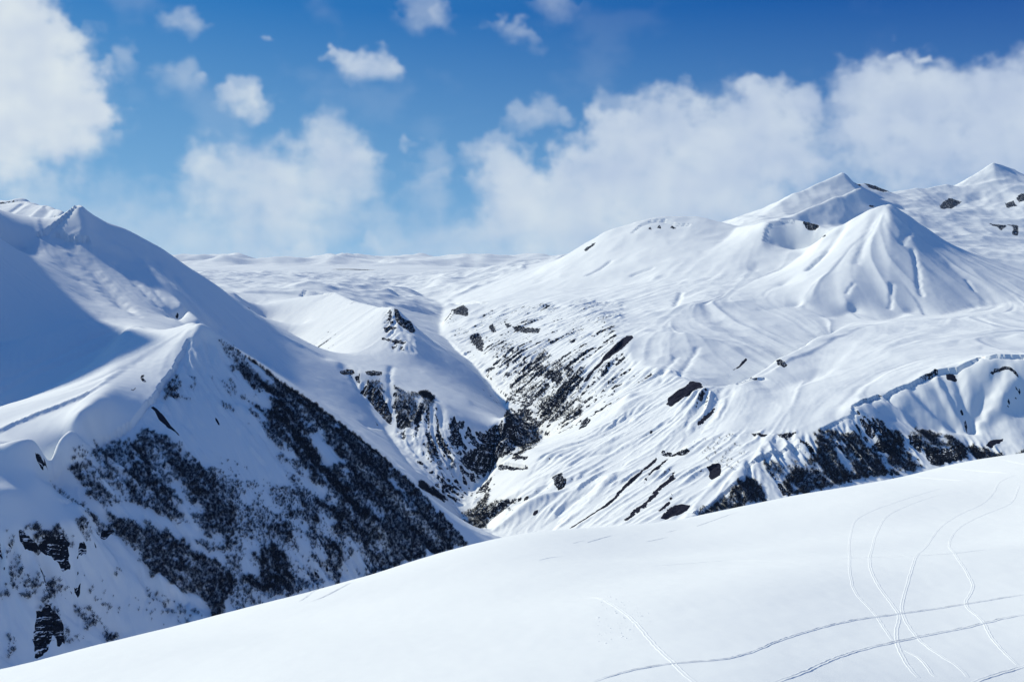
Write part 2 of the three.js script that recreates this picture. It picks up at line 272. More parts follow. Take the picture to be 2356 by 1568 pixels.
// ---------------------------------------------------------------- zones: how rough, fluted and rocky each face is
const AB = new Float32Array(NX * ND), AF = new Float32Array(NX * ND), AW = new Float32Array(NX * ND), AC = new Float32Array(NX * ND), AL = new Float32Array(NX * ND), RB = new Float32Array(NX * ND).fill(-0.6);
const DEF = { 1: [0.2, 0.5, 0.8, 3], 2: [0.5, 0.8, 1.0, 1.2], 3: [0.4, 1.5, 2, 6, 14], 4: [0.2, 0.3, 1.5, 1], 5: [0, 0, 3.5, 0, 52], 6: [0.25, 0.7, 1.8, 3, 17], 7: [0.1, 0.1, 0.9, 3, 7], 8: [0, 0, 3, 0, 34], 9: [0.3, 0.5, 1.2, 3, 12] };
for (let q = 0; q < NX * ND; q++) { [AF[q], AC[q], AL[q], AW[q]] = DEF[OWNER[q]] ?? [0, 0, 1, 0]; AB[q] = DEF[OWNER[q]]?.[4] ?? 0; if (OWNER[q] === 2 || OWNER[q] === 7 || OWNER[q] === 1 || OWNER[q] === 8 || (OWNER[q] === 6 && q > NX * 345)) RB[q] = -1.6; }
function zone(text, dmin, dmax, { f, c, l, r, w }) {
  const R = ground(text, dmin, dmax, true), [a, b, d, e] = box(R);
  for (let j = Math.max(0, Math.floor((d - D0) / CELL)); j <= Math.min(ND - 1, (e - D0) / CELL); j++) for (let i = Math.max(0, Math.floor((a - X0) / CELL)); i <= Math.min(NX - 1, (b - X0) / CELL); i++)
    if (inside(R, X0 + i * CELL, D0 + j * CELL)) { const q = j * NX + i; if (f !== undefined) AF[q] = f; if (c !== undefined) AC[q] = c; if (l !== undefined) AL[q] = l; if (r !== undefined) RB[q] = r; if (w !== undefined) AW[q] = w; }
}
zone('465,750 430,800 400,870 300,985 200,1045 115,1095 160,1140 210,1170 0,1235 -140,1250 -140,1570 300,1480 700,1340 1000,1270 1070,1250 960,1135 760,965 560,822', 800, 1800, { f: 2.4, c: 5, l: 4.5, r: -1.3 });
zone('1010,710 1130,700 1250,695 1380,725 1430,770 1450,850 1400,950 1280,1000 1180,920 1120,860 1030,780', 2300, 4900, { f: 4, c: 11, l: 5, r: -0.1 });
zone('1470,840 1690,895 1640,1000 1800,990 1880,1000 1700,1090 1600,1185 1130,1250 1250,1050 1400,970', 1600, 2800, { f: 1.5, c: 9.5, l: 3, r: -0.5 });
zone('795,850 880,900 1000,930 1070,975 1140,1022 1180,950 1245,1000 1130,1070 1090,1240 1060,1190 980,1090 880,970', 1900, 2750, { f: 5, c: 9, l: 6, r: 0.0 });
zone('2034,935 2180,866 2260,844 2356,850 2356,1040 2240,1010 2100,1020', 1900, 2300, { f: 0.5, c: 1.4, l: 2.2, r: -1.3, w: 5 });
zone('1640,1180 1720,1080 1890,1000 1960,965 2050,980 2120,1030 2240,1010 2356,1050 2200,1075 1900,1130', 1700, 2150, { f: 2.5, c: 6, l: 3, r: -0.2 });
zone('880,715 905,705 945,740 960,840 900,800', 2900, 3250, { f: 5, c: 6, l: 5, r: 0.1 });
zone(K7('180,380 440,240 580,260 720,320 640,470 500,590 420,650 300,600 200,510'), 2000, 3600, { f: 5, c: 9, l: 6, r: 0.1 });
zone(K7('180,560 330,590 420,650 380,760 240,840 100,900 0,1010 -60,900 60,700'), 1900, 3300, { f: 5, c: 8, l: 6, r: 0.12 });
zone(K7('-60,1050 80,950 60,1080 -10,1130 60,1180 250,1130 320,1110 60,1290 60,1350 -40,1440'), 1700, 2700, { f: 4, c: 5, l: 4, r: 0.1 });
zone(K7('180,380 330,200 470,110 420,240 260,340'), 2400, 3900, { f: 4, c: 9, l: 3, r: 0.05 });
zone(K5('0,930 200,960 290,860 430,840 480,760 800,800 830,960 760,980 640,960 330,930 200,1010 60,1080'), 2900, 5000, { f: 4, c: 9, l: 4, r: -0.12 });
for (const A of [AB, AF, AC, AL, AW, RB]) blur(A, NX, ND, 3);

// ---------------------------------------------------------------- strokes: single gullies, ribs and cornice steps
const STROKES = [];
function stroke(text, w, depth, dmin, dmax, kind = 'gully') { const R = ground(text, dmin, dmax, false); STROKES.push({ R, w, depth, kind, b: box(R, w * 3) }); }
function edge(text, w, depth, dmin, dmax) {                               // a cornice: the ground breaks off on its lower side
  const R = ground(text, dmin, dmax, false), side = []; for (let i = 1; i < R.length; i++) { const [ax, ay] = R[i - 1], [bx, by] = R[i], l = Math.hypot(bx - ax, by - ay) + 1e-6, nx = -(by - ay) / l, ny = (bx - ax) / l, mx = (ax + bx) / 2, my = (ay + by) / 2; side.push(bilin(BASE, mx + nx * 30, my + ny * 30) < bilin(BASE, mx - nx * 30, my - ny * 30) ? 1 : -1); }
  let sum = 0; for (const v of side) sum += v; STROKES.push({ R, w, depth, kind: 'edge', side: sum >= 0 ? 1 : -1, b: box(R, w * 4) }); }
function below(s, x, y) { let m = 1e18, sg = 0; const R = s.R; for (let i = 1; i < R.length; i++) { const [ax, ay] = R[i - 1], [bx, by] = R[i], vx = bx - ax, vy = by - ay, t0 = ((x - ax) * vx + (y - ay) * vy) / (vx * vx + vy * vy + 1e-9), t = clamp(t0), dx = x - ax - t * vx, dy = y - ay - t * vy, d = dx * dx + dy * dy; if (d < m) { m = d; sg = (-vy * dx + vx * dy >= 0 ? 1 : -1) * ((i === 1 && t0 < 0) || (i === R.length - 1 && t0 > 1) ? 0 : 1); } } return [Math.sqrt(m), sg * s.side]; }
// ---------------------------------------------------------------- bare patches: dark ground and rock that the snow has slid off
const PATCHES = [];
function patch(text, dmin, dmax, rag, label, name = 'bare_patch') { const R = ground(text, dmin, dmax, true); PATCHES.push({ R, b: box(R, 25), rag, label, name }); }

patch(K7('1050,18 1055,38 1000,90 900,155 850,190 855,215 790,270 740,330 710,350 740,290 830,190 870,130 960,60 1010,20'), 1800, 4200, 3, 'long dark strip of bare ground slanting down the middle of the bright slope');
patch(K7('1460,332 1520,335 1537,370 1430,440 1325,495 1280,480 1300,440 1390,380'), 1800, 3600, 2, 'large dark oval of bare ground on the bright slope below the snow terrace');
patch(K7('1610,505 1606,530 1540,598 1490,632 1500,600 1560,548'), 1800, 3200, 4, 'narrow dark streak of bare ground below the large oval');
patch(K7('1600,900 1650,900 1668,930 1655,980 1600,1005 1570,985 1585,950 1560,945'), 1500, 2800, 2, 'round dark hole of bare ground left of the lower snow rib');
patch(K7('358,1222 370,1190 405,1175 402,1200 378,1226'), 1400, 2500, 1.5, 'small dark spot of bare ground low on the slope above the foreground snow');
patch(K7('1215,835 1225,850 1140,945 1080,1000 1000,1070 940,1140 880,1195 770,1265 640,1352 610,1356 750,1250 860,1180 920,1120 990,1040 1070,975 1130,925'), 1400, 2800, 2.5, 'long thin dark gully line running down to the foreground snow');
patch(K7('1290,840 1285,870 1200,965 1135,1035 1130,1020 1190,950'), 1400, 2800, 5, 'broken dark gully line right of the long thin one');
patch(K7('1345,955 1340,1010 1250,1085 1195,1160 1140,1205 1010,1300 985,1300 1110,1195 1180,1130 1240,1060 1310,990'), 1400, 2600, 5, 'ragged dark band of bare ground dropping to the foreground snow');
patch(K7('1250,1285 1290,1215 1380,1185 1455,1188 1430,1220 1370,1260 1310,1280'), 1300, 2400, 2, 'dark bare patch touching the foreground snow below the round hole');
patch(K7('1325,1120 1330,1145 1300,1205 1250,1245 1230,1245 1280,1190'), 1300, 2400, 5, 'short dark streak above the bare patch at the foreground snow');
patch(K7('1240,795 1280,798 1340,818 1400,800 1450,815 1415,838 1340,842 1260,826'), 1400, 2800, 5, 'dark rock ledge at the head of the long gully lines', 'rock_outcrop');
patch(K7('100,912 200,918 320,928 332,950 250,955 120,945'), 1500, 2700, 3, 'dark rock ledge under a snow lip at the edge of the gorge', 'rock_outcrop');
patch(K7('205,872 260,858 325,866 315,884 240,886'), 1500, 2700, 3, 'small rock ledge above the snow lip at the gorge edge', 'rock_outcrop');
patch(K7('498,985 560,958 590,988 580,1020 540,1040 505,1015'), 1500, 2700, 3, 'dark rock knob on the low bench right of the gorge', 'rock_outcrop');
patch(K7('700,605 738,565 765,598 722,640 680,662'), 1600, 3000, 3, 'dark rock knob beside the gorge below the fluted wall', 'rock_outcrop');
patch(K7('440,285 470,238 560,268 575,312 530,330 460,302'), 1900, 3400, 3, 'dark overhang of rock at the top of the gorge wall', 'rock_outcrop');
patch(K7('1838,172 1842,188 1810,215 1745,264 1740,258 1800,200'), 1800, 3400, 1.5, 'thin dark crack with a wide upper end on the upper slope');
patch(K7('2040,195 2065,190 2112,228 2095,240 2060,225'), 2000, 3600, 3, 'dark rock at the foot of small snow flutes beside the terrace', 'rock_outcrop');
patch(K7('1845,300 1915,300 1912,322 1860,318'), 2000, 3600, 3, 'small dark rock on the shaded edge of the ravine behind the terrace', 'rock_outcrop');
patch(K7('1875,700 1930,708 1985,715 1960,732 1890,722'), 1600, 2800, 4, 'thin rock band in the shaded hollow under the terrace', 'rock_outcrop');
patch(K7('2048,712 2085,705 2170,680 2180,695 2095,750 2060,740'), 1600, 2800, 4, 'rocks on the right rim of the shaded hollow under the terrace', 'rock_outcrop');
patch(K8('1815,245 1868,240 1905,280 1892,310 1820,303'), 1800, 3000, 2, 'dark bare patch just under the long snow cornice');
patch(K8('2105,275 2160,235 2230,212 2290,255 2325,312 2310,318 2270,262 2222,232 2165,252 2115,285'), 1800, 3000, 2, 'curved band of rock under the cornice at the right edge', 'rock_outcrop');
patch(K8('2088,768 2140,720 2218,710 2210,728 2130,772'), 1500, 2800, 2, 'dark bare patch near the right edge above the foreground snow');
patch(K8('1310,760 1380,738 1480,790 1455,858 1390,832 1310,802'), 1500, 2800, 4, 'black cliff among the dark birch wood on the right', 'rock_outcrop');
patch(K8('1548,705 1620,728 1665,800 1700,855 1640,832 1560,762'), 1500, 2800, 4, 'narrow black cliff beside the snow gully on the right', 'rock_outcrop');
patch(K8('1680,830 1700,790 1850,800 1900,780 1965,810 1968,872 1850,900 1750,916 1690,882'), 1500, 2800, 6, 'broad black cliff low on the right above the foreground snow', 'rock_outcrop');
patch(K8('1990,775 2040,800 2100,815 2060,850 2030,862 1995,830'), 1500, 2800, 5, 'black rocks right of the broad cliff', 'rock_outcrop');
patch(K8('805,735 850,740 900,800 895,830 860,800 815,760'), 1500, 2800, 4, 'black cliff on the crest of the lower snow rib', 'rock_outcrop');
patch(K8('655,1040 680,1035 700,1090 740,1105 715,1130 680,1130'), 1400, 2600, 4, 'black rocks at the left end of the dark birch wood', 'rock_outcrop');
patch(K2('205,1165 270,1132 295,1190 350,1215 358,1290 350,1395 318,1405 300,1330 262,1412 195,1445 190,1350'), 780, 1500, 3, 'big black rock wall in the lower left corner', 'rock_outcrop');
patch(K2('105,720 200,722 300,715 400,700 398,815 335,850 270,805 130,772'), 800, 1500, 5, 'dark rock band under the snow lip of the left shoulder', 'rock_outcrop');
patch(K2('430,735 478,738 472,808 425,822'), 800, 1500, 3, 'small dark rock tower right of the rock band', 'rock_outcrop');
patch(K2('530,715 600,698 645,695 612,732 560,742'), 800, 1500, 3, 'black hollow under the snow spur in the lower left', 'rock_outcrop');
patch(K2('838,18 850,22 905,85 1002,205 990,205 890,100'), 900, 2000, 1, 'thin dark gully on the shaded flank below the shoulder');
patch(K2('1190,95 1205,105 1226,140 1215,140'), 900, 2000, 1, 'short dark crack on the shaded flank');
patch(K3('860,980 920,1000 990,1060 1050,1200 1040,1270 980,1220 900,1110 830,1040'), 1900, 3000, 4, 'tall black cliff at the head of the side gully', 'rock_outcrop');
patch(K3('1070,1190 1120,1170 1180,1240 1170,1290 1080,1282'), 1900, 3000, 3, 'black cliff right of the white snow chute', 'rock_outcrop');
patch(K3('855,905 920,900 982,908 975,930 870,932'), 2000, 3400, 3, 'thin dark rock band under the upper snow lip of the centre spur', 'rock_outcrop');
patch(K3('688,905 740,895 782,902 792,925 700,930'), 2000, 3400, 3, 'small dark rock band left of the side gully', 'rock_outcrop');
patch(K3('1062,470 1085,470 1110,520 1180,560 1213,628 1190,635 1130,600 1085,560 1070,530'), 2700, 3500, 3, 'dark rock face right under the tip of the centre spur', 'rock_outcrop');
patch(K3('985,600 1060,572 1085,600 1030,620 1000,645'), 2700, 3500, 3, 'upper dark rock step on the lit side of the centre spur', 'rock_outcrop');
patch(K3('972,668 1060,685 1110,690 1150,700 1130,715 1060,705 980,685'), 2700, 3500, 4, 'lower dark rock step on the lit side of the centre spur', 'rock_outcrop');
patch(K3('1455,490 1540,450 1572,480 1570,530 1470,522'), 3300, 5600, 5, 'dark rock hollow at the top of the far gorge wall', 'rock_outcrop');
patch(K3('1580,680 1640,640 1680,700 1670,760 1600,720'), 3000, 5200, 8, 'dark crag on the left part of the far gorge wall', 'rock_outcrop');
patch(K3('1715,590 1745,575 1768,640 1730,640'), 3000, 5200, 6, 'small dark crag below the snow rim of the gorge wall', 'rock_outcrop');
patch(K3('1880,600 1990,615 2070,620 2060,645 1960,650 1890,640'), 3000, 5200, 8, 'long dark rock band across the gorge wall', 'rock_outcrop');
patch(K3('1830,570 1860,565 1875,600 1840,615'), 3000, 5200, 6, 'dark crag left of the long rock band', 'rock_outcrop');
patch(K6('1780,310 1840,265 1922,298 1860,332 1780,352'), 4800, 8000, 10, 'dark crag on the far snow ridge left of the right hand peak', 'rock_outcrop');
patch(K6('2230,300 2280,285 2302,325 2240,335'), 4800, 8000, 10, 'dark crag below the right hand peak', 'rock_outcrop');
patch(K6('2118,448 2180,452 2232,460 2195,495 2175,470'), 4500, 8000, 10, 'low dark rock band on the far right snow face', 'rock_outcrop');
patch(K6('2245,455 2310,452 2312,525 2280,520 2285,475'), 4500, 8000, 10, 'dark rock on the far right snow face by the picture edge', 'rock_outcrop');
patch(K6('2305,265 2350,230 2400,260 2400,290 2320,290'), 4800, 8000, 10, 'dark crag at the right edge under the far peak', 'rock_outcrop');
patch(K6('1285,315 1320,310 1350,315 1310,325'), 4800, 8000, 8, 'small dark rock on the rear ridge', 'rock_outcrop');
patch(K6('948,545 965,522 990,518 985,532'), 3600, 5200, 3, 'small dark rock left of the fluted pyramid', 'rock_outcrop');
patch(K6('830,425 870,425 940,440 930,455 860,465'), 4000, 5200, 8, 'rocks under the crest of the shaded hollow', 'rock_outcrop');
patch(K6('1165,118 1190,118 1235,160 1245,182 1215,170 1185,145'), 5500, 8000, 12, 'dark rocks on the skyline right of the highest white peak', 'rock_outcrop');
patch(K6('1255,168 1300,185 1390,215 1440,232 1380,228 1300,200'), 5500, 8000, 16, 'scattered rocks along the sinking skyline right of the highest white peak', 'rock_outcrop');
patch(K5('1035,285 1055,265 1062,290'), 4400, 5600, 4, 'small rock under the crest of the snow dome', 'rock_outcrop');
patch(K5('1125,285 1140,268 1175,280 1165,292'), 4400, 5600, 5, 'second small rock under the crest of the snow dome, right of the first', 'rock_outcrop');
patch(K5('975,300 990,280 1000,300'), 4400, 5600, 4, 'small rock at the left end of the dome rocks', 'rock_outcrop');
patch(K5('535,440 570,410 620,385 600,410 560,440'), 4400, 5600, 8, 'dark rocks on the left skyline of the snow dome', 'rock_outcrop');
patch(K1('970,1405 995,1400 985,1430 1010,1450 985,1455 965,1425'), 900, 2200, 0.8, 'black rock poking out of the sunlit shoulder', 'rock_outcrop');
patch(K1('893,1505 940,1490 915,1508'), 900, 2200, 0.6, 'tiny black rock on the sunlit shoulder', 'rock_outcrop');

edge(K8('2356,158 2230,160 2060,160 1900,225 1740,255 1600,330 1480,385 1390,440'), 16, 13, 1900, 3000);
edge(K8('1345,432 1240,480 1172,505 1165,565 1215,572'), 14, 12, 1800, 2800);
edge(K8('1190,572 1100,592 950,660'), 14, 9, 1700, 2600);
edge(K8('800,772 650,812 450,890 440,970 380,1020 200,1180 80,1250'), 14, 10, 1500, 2500);
edge('435,775 418,810 398,850 345,920 300,972 250,1008 190,1040 140,1060 112,1098', 14, 9, 1000, 1900);
edge('112,1100 150,1133 200,1150', 10, 6, 1000, 1500);
edge(K2('330,540 430,545 480,580'), 9, 5, 900, 1500);
edge(K5('860,320 920,270 1000,240 1090,232 1180,262 1260,262'), 22, 14, 4300, 5800);
edge(K6('560,560 575,480 610,437 740,412 930,445'), 36, 18, 3800, 5400);
edge(K7('1760,345 1860,320 1960,305'), 12, 8, 1900, 3200);
edge(K7('100,905 200,905 330,930'), 9, 9, 1500, 2700);
edge(K3('1400,470 1480,440 1600,432 1700,430'), 26, 16, 3300, 6000);
edge(K3('410,385 520,368 640,368'), 20, 10, 3200, 4600);
edge(K3('760,440 900,425 1060,450'), 20, 8, 3000, 4400);
stroke(K8('1600,370 1700,510 1880,650'), 15, 9, 1850, 2400);
stroke(K8('1900,270 1930,450 1990,650'), 15, 9, 1850, 2400);
stroke(K8('2200,240 2060,460 2000,650'), 15, 10, 1850, 2400);
stroke(K8('1420,460 1600,570 1760,665'), 13, 8, 1850, 2400);
stroke(K8('1750,300 1830,480 1930,640'), 11, -7, 1850, 2400);
stroke(K8('2300,330 2180,520 2040,640'), 13, -8, 1850, 2400);
stroke(K1('560,270 610,430 760,520 900,585 1100,720 1290,900 1390,1000'), 26, -11, 2000, 2720);
stroke(K1('440,470 560,600 700,760 860,940'), 22, 9, 1900, 2700);
stroke(K1('1040,620 1180,800 1340,960 1500,1080'), 16, 5, 2000, 2740);
stroke(K1('1180,720 1330,880 1560,1090 1800,1290'), 18, 6, 2000, 2740);
edge(K1('380,412 470,440 540,462 610,466'), 20, 11, 2200, 2700);
edge(K1('530,226 470,275 400,335 330,390 250,445'), 22, 12, 2200, 2750);
// gullies, ribs (negative)
stroke(K6('1340,370 1290,470 1250,570 1200,700'), 22, 7.7, 3300, 4600);
stroke(K6('1130,430 1050,560 960,670 880,740'), 22, 9.9, 3300, 4600);
stroke(K6('1540,380 1560,470 1520,570'), 20, 7.7, 3300, 4600);
stroke(K6('1590,620 1620,760 1630,880 1650,930'), 12, 7.7, 3300, 4600);
stroke(K6('1445,850 1440,960 1430,1010'), 11, 6.6, 3300, 4600);
stroke(K6('1180,850 1150,890 1138,915'), 9, 5.0, 3300, 4600);
stroke(K6('1960,830 2010,900'), 10, 4.4, 3300, 4600);
stroke(K5('710,515 650,560 560,610'), 14, 12, 3600, 5400);
stroke(K5('1000,560 900,590 870,605'), 12, 10, 3400, 5400);
stroke(K5('1200,740 1160,830'), 14, 9, 2600, 4600);
stroke(K5('2220,430 2150,500 2080,570'), 14, 10, 3300, 5000);
stroke(K7('1080,190 1000,270 880,330'), 10, 5, 1900, 3600);
stroke(K7('1350,160 1280,250 1250,330'), 10, 5, 1900, 3600);
stroke(K7('1500,100 1440,200 1380,300'), 10, 5, 1900, 3600);
stroke(K7('960,350 830,400 720,460'), 9, 5, 1900, 3200);
stroke(K7('1320,590 1200,660 1050,720 930,780 880,810'), 12, 6, 1700, 3000);
stroke(K7('1040,590 930,660 800,730 570,835'), 9, 5, 1700, 3000);
stroke(K7('840,820 720,840 640,900'), 9, 5, 1700, 3000);
stroke(K7('790,1030 640,1120 550,1200'), 9, 5, 1500, 2600);
stroke(K7('460,1030 330,1120 180,1170 60,1270'), 14, 12, 1500, 2600);
stroke(K3('0,460 300,660 650,840 800,930'), 16, -3, 2400, 3000);
stroke(K1('800,640 960,800 1100,930 1290,1060'), 11, 6, 1900, 2700);
stroke(K1('1020,770 1100,870 1220,1000'), 10, 4, 1900, 2700);
stroke(K1('540,750 680,810 800,880 940,1000'), 12, 4, 1700, 2700);
stroke(K1('0,1520 200,1420 420,1330 620,1240 800,1140'), 14, 4, 1200, 2100);
stroke(K1('0,1440 220,1340 500,1220 760,1100'), 14, 4, 1200, 2100);
stroke(K2('230,400 300,350 380,310 500,350'), 7, 5, 1000, 1500);
stroke(K2('600,740 700,830 850,960 1000,1050 1200,1210'), 16, 9, 900, 1500);
stroke(K2('590,730 690,815 840,945 990,1035 1190,1195'), 9, -7, 900, 1500);
stroke(K2('180,830 300,960 450,1080 650,1300'), 14, 7, 800, 1400);
stroke(K4('0,60 230,250 480,480 720,700 1000,900'), 14, -6, 1100, 1800);
stroke(K4('100,0 350,130 560,380 720,560 900,900 1000,1120'), 14, 8, 1100, 1800);
stroke(K4('440,60 640,250 850,450 1080,680 1380,960'), 13, -7, 1200, 1800);
stroke(K4('470,100 660,280 830,480 1060,720 1360,1000'), 13, 8, 1200, 1800);
stroke(K4('640,900 800,1080 820,1180'), 12, 6, 1100, 1700);
stroke(K3('860,1270 1000,1280 1100,1450 1200,1568'), 14, 6, 1900, 2700);
stroke(K3('1040,870 1030,960 1050,1180'), 9, 6, 2200, 2900);


// running water and sliding snow: drops roll downhill, cut where they are fast and drop their load where they are slow
function erode(H, w, h, x0, d0, cell, count, seed, seamLo, seamHi, V) {
  const r = rng(seed), O = Float32Array.from(H), RAD = 2, BR = []; let ws = 0;
  for (let b = -RAD; b <= RAD; b++) for (let a = -RAD; a <= RAD; a++) { const d = Math.hypot(a, b); if (d <= RAD) { BR.push([b * w + a, RAD + 0.5 - d]); ws += RAD + 0.5 - d; } }
  for (const b of BR) b[1] /= ws;
  for (let k = 0; k < count; k++) {
    let x = 4 + r() * (w - 9), y = 4 + r() * (h - 9), dx = 0, dy = 0, v = 1, water = 1, load = 0;
    if (bilin(AC, x0 + x * cell, d0 + y * cell) < 1.6 || !V[Math.floor(y) * w + Math.floor(x)]) continue;
    for (let t = 0; t < 44; t++) {
      const i = Math.floor(x), j = Math.floor(y), u = x - i, q = y - j, o = j * w + i; if (!V[o] || !V[o + w + 1]) break;
      const a = H[o], b = H[o + 1], c = H[o + w], e = H[o + w + 1], gx = ((b - a) * (1 - q) + (e - c) * q) / cell, gy = ((c - a) * (1 - u) + (e - b) * u) / cell, z = (a * (1 - u) + b * u) * (1 - q) + (c * (1 - u) + e * u) * q;
      dx = dx * 0.12 - gx * 0.88; dy = dy * 0.12 - gy * 0.88; const l = Math.hypot(dx, dy); if (l < 1e-5) break; dx /= l; dy /= l; x += dx; y += dy;
      if (x < 4 || y < 4 || x > w - 6 || y > h - 6) break;
      const i2 = Math.floor(x), j2 = Math.floor(y), u2 = x - i2, q2 = y - j2, o2 = j2 * w + i2; if (!V[o2] || !V[o2 + w + 1]) break;
      const z2 = (H[o2] * (1 - u2) + H[o2 + 1] * u2) * (1 - q2) + (H[o2 + w] * (1 - u2) + H[o2 + w + 1] * u2) * q2, dz = z2 - z, cap = Math.max(-dz / cell, 0.02) * v * water * 2.2 * cell * 0.4;
      if (load > cap || dz > 0) { const m = dz > 0 ? Math.min(dz, load) : (load - cap) * 0.25; load -= m; H[o] += m * (1 - u) * (1 - q); H[o + 1] += m * u * (1 - q); H[o + w] += m * (1 - u) * q; H[o + w + 1] += m * u * q; }
      else { const m = Math.min((cap - load) * 0.28, -dz); load += m; for (const [f, g] of BR) H[o + f] -= m * g; }
      v = Math.sqrt(Math.max(0.05, v * v - dz / cell * 1.5)); if (v > 4) v = 4; water *= 0.975;
    }
  }
  for (let j = 0; j < h; j++) for (let i = 0; i < w; i++) { const o = j * w + i, D = d0 + j * cell, x = x0 + i * cell; if (!V[o]) continue; const k = smooth(1.4, 4.5, bilin(AC, x, D)) * smooth(seamLo, seamLo + 70, D) * (1 - smooth(seamHi - 70, seamHi, D)); H[o] = O[o] + k * clamp(H[o] - O[o], -14, 8); }
}
const bins = new Map();                                                  // owner/material/patch -> triangles
function bin(key) { if (!bins.has(key)) bins.set(key, { p: [], n: [] }); return bins.get(key); }
const TILES = [];
function tile(x0, x1, d0, d1, cell, sink = 0, drops = 0) {
  const w = Math.round((x1 - x0) / cell) + 1, h = Math.round((d1 - d0) / cell) + 1, H = new Float32Array(w * h), V = new Uint8Array(w * h), EM = new Float32Array(w * h), f3 = cell < 6;
  for (let j = 0; j < h; j++) for (let i = 0; i < w; i++) {
    const x = x0 + i * cell, D = d0 + j * cell, q = j * w + i; if (Math.abs(x) > 0.72 * D + 140 && !(x < 0 && D > 1700 && D < 3000 && x > -0.72 * D - 1000)) { H[q] = -900; continue; } V[q] = 1;
    let y = bspline(BASE, x, D); const af = bilin(AF, x, D), ac = bilin(AC, x, D), al = bilin(AL, x, D);
    const nearby = 1 - smooth(4350, 4680, D), cf = fl(COARSE, x, D), ff = fl(FINE, x, D);
    const wf = fl(WIDE, x, D), pat = smooth(-0.12, 0.36, fbm(x / 170 + 3, D / 170, 2));
    y += nearby * (bilin(AW, x, D) * (0.7 - Math.abs(wf)) + ac * pat * (0.9 - Math.abs(cf))) + nearby * af * (f3 ? 0.6 - Math.abs(ff) : 0.5 * ff);
    y += al * (fbm(x / 55, D / 55, f3 ? 4 : 3) + 1.6 * fbm(x / 260 + 9, D / 260, 2)) + (f3 && al > 2 ? (al - 2) * 0.4 * fbm(x / 13 + 50, D / 13, 2) : 0);
    const ab = bilin(AB, x, D) * (1 - 0.9 * smooth(7300, 8250, D)); if (ab > 0.2) y += ab * (ridged(x / 620 + 4, D / 430, 3) - 0.2);
    H[q] = y - sink;
  }
  if (drops) erode(H, w, h, x0, d0, cell, drops, 11, d0 < 1000 ? 0 : d0 + 8, d1 - 8, V);
  for (const s of STROKES) { const i0 = Math.max(0, Math.floor((s.b[0] - x0) / cell)), i1 = Math.min(w - 1, Math.ceil((s.b[1] - x0) / cell)), j0 = Math.max(0, Math.floor((s.b[2] - d0) / cell)), j1 = Math.min(h - 1, Math.ceil((s.b[3] - d0) / cell));
    if (s.kind === 'edge') { for (let j = j0; j <= j1; j++) for (let i = i0; i <= i1; i++) { const x = x0 + i * cell + 3 * noise(i * cell / 18, j * cell / 18), D = d0 + j * cell + 3 * noise(i * cell / 18 + 9, j * cell / 18), [d, sg] = below(s, x, D); if (d > s.w * 4 || !sg) continue; EM[j * w + i] = Math.max(EM[j * w + i], 1.6 * Math.exp(-d / (1.2 * s.w))); const va = clamp(0.85 + 0.6 * noise(x / 160, D / 160), 0.4, 1.3); H[j * w + i] += va * (sg > 0 ? -s.depth * Math.exp(-d / s.w) : 0.12 * s.depth * Math.exp(-d / (0.6 * s.w))); } continue; }
    for (let j = j0; j <= j1; j++) for (let i = i0; i <= i1; i++) { const x = x0 + i * cell, D = d0 + j * cell, d = distTo(s.R, x + 4 * noise(x / 25, D / 25), D + 4 * noise(x / 25 + 7, D / 25), false); if (d < s.w * 3) { const t = d / s.w; H[j * w + i] -= s.depth * (s.kind === 'gully' ? Math.exp(-t * t) : Math.exp(-t * 1.3)); } } }
  const SNOWED = EM; const NXm = new Float32Array(w * h * 3), R = new Float32Array(w * h), PID = new Int16Array(w * h).fill(-1);
  for (let j = 0; j < h; j++) for (let i = 0; i < w; i++) { const q = j * w + i; if (!V[q]) continue;
    const a = (H[q + (i < w - 1 ? 1 : 0)] - H[q - (i ? 1 : 0)]) / ((i < w - 1 && i ? 2 : 1) * cell), b = (H[q + (j < h - 1 ? w : 0)] - H[q - (j ? w : 0)]) / ((j < h - 1 && j ? 2 : 1) * cell), l = 1 / Math.sqrt(1 + a * a + b * b);
    NXm[q * 3] = -a * l; NXm[q * 3 + 1] = l; NXm[q * 3 + 2] = b * l;
    const x = x0 + i * cell, D = d0 + j * cell, steep = Math.sqrt(a * a + b * b);
    R[q] = bilin(RB, x, D) + 0.9 * (steep - 0.95) + 0.95 * fbm(x / 11, D / 11, 3) + 0.4 * noise(x / 90, D / 90) + 0.3 * fl(FINE, x, D) - SNOWED[q];
  }
  PATCHES.forEach((s, k) => { const i0 = Math.max(0, Math.floor((s.b[0] - x0) / cell)), i1 = Math.min(w - 1, Math.ceil((s.b[1] - x0) / cell)), j0 = Math.max(0, Math.floor((s.b[2] - d0) / cell)), j1 = Math.min(h - 1, Math.ceil((s.b[3] - d0) / cell));
    for (let j = j0; j <= j1; j++) for (let i = i0; i <= i1; i++) { const x = x0 + i * cell, D = d0 + j * cell, q = j * w + i, g = distTo(s.R, x, D, true) * (inside(s.R, x, D) ? 1 : -1), v = (g + s.rag * (1.5 * fbm(x / 8, D / 8, 3) + 0.7 * fbm(x / 34 + 5, D / 34, 2) + 0.55 * fl(FINE, x, D))) / 8;
      if (v > -1.2) { R[q] = clamp(v, -1, 1); PID[q] = k; } } });
  for (let q = 0; q < w * h; q++) if (V[q] && R[q] > -0.25) { const x = x0 + (q % w) * cell, D = d0 + ((q / w) | 0) * cell, k = smooth(-0.25, 0.4, R[q]) * (PID[q] >= 0 && PATCHES[PID[q]].name === 'bare_patch' ? 0.35 : 1); H[q] += k * (cell < 10 ? 1 : 1.8) * (4.5 * ridged(x / 19, D / 19, 3) + 2.2 * noise(x / 6, D / 6) - 1.2); }
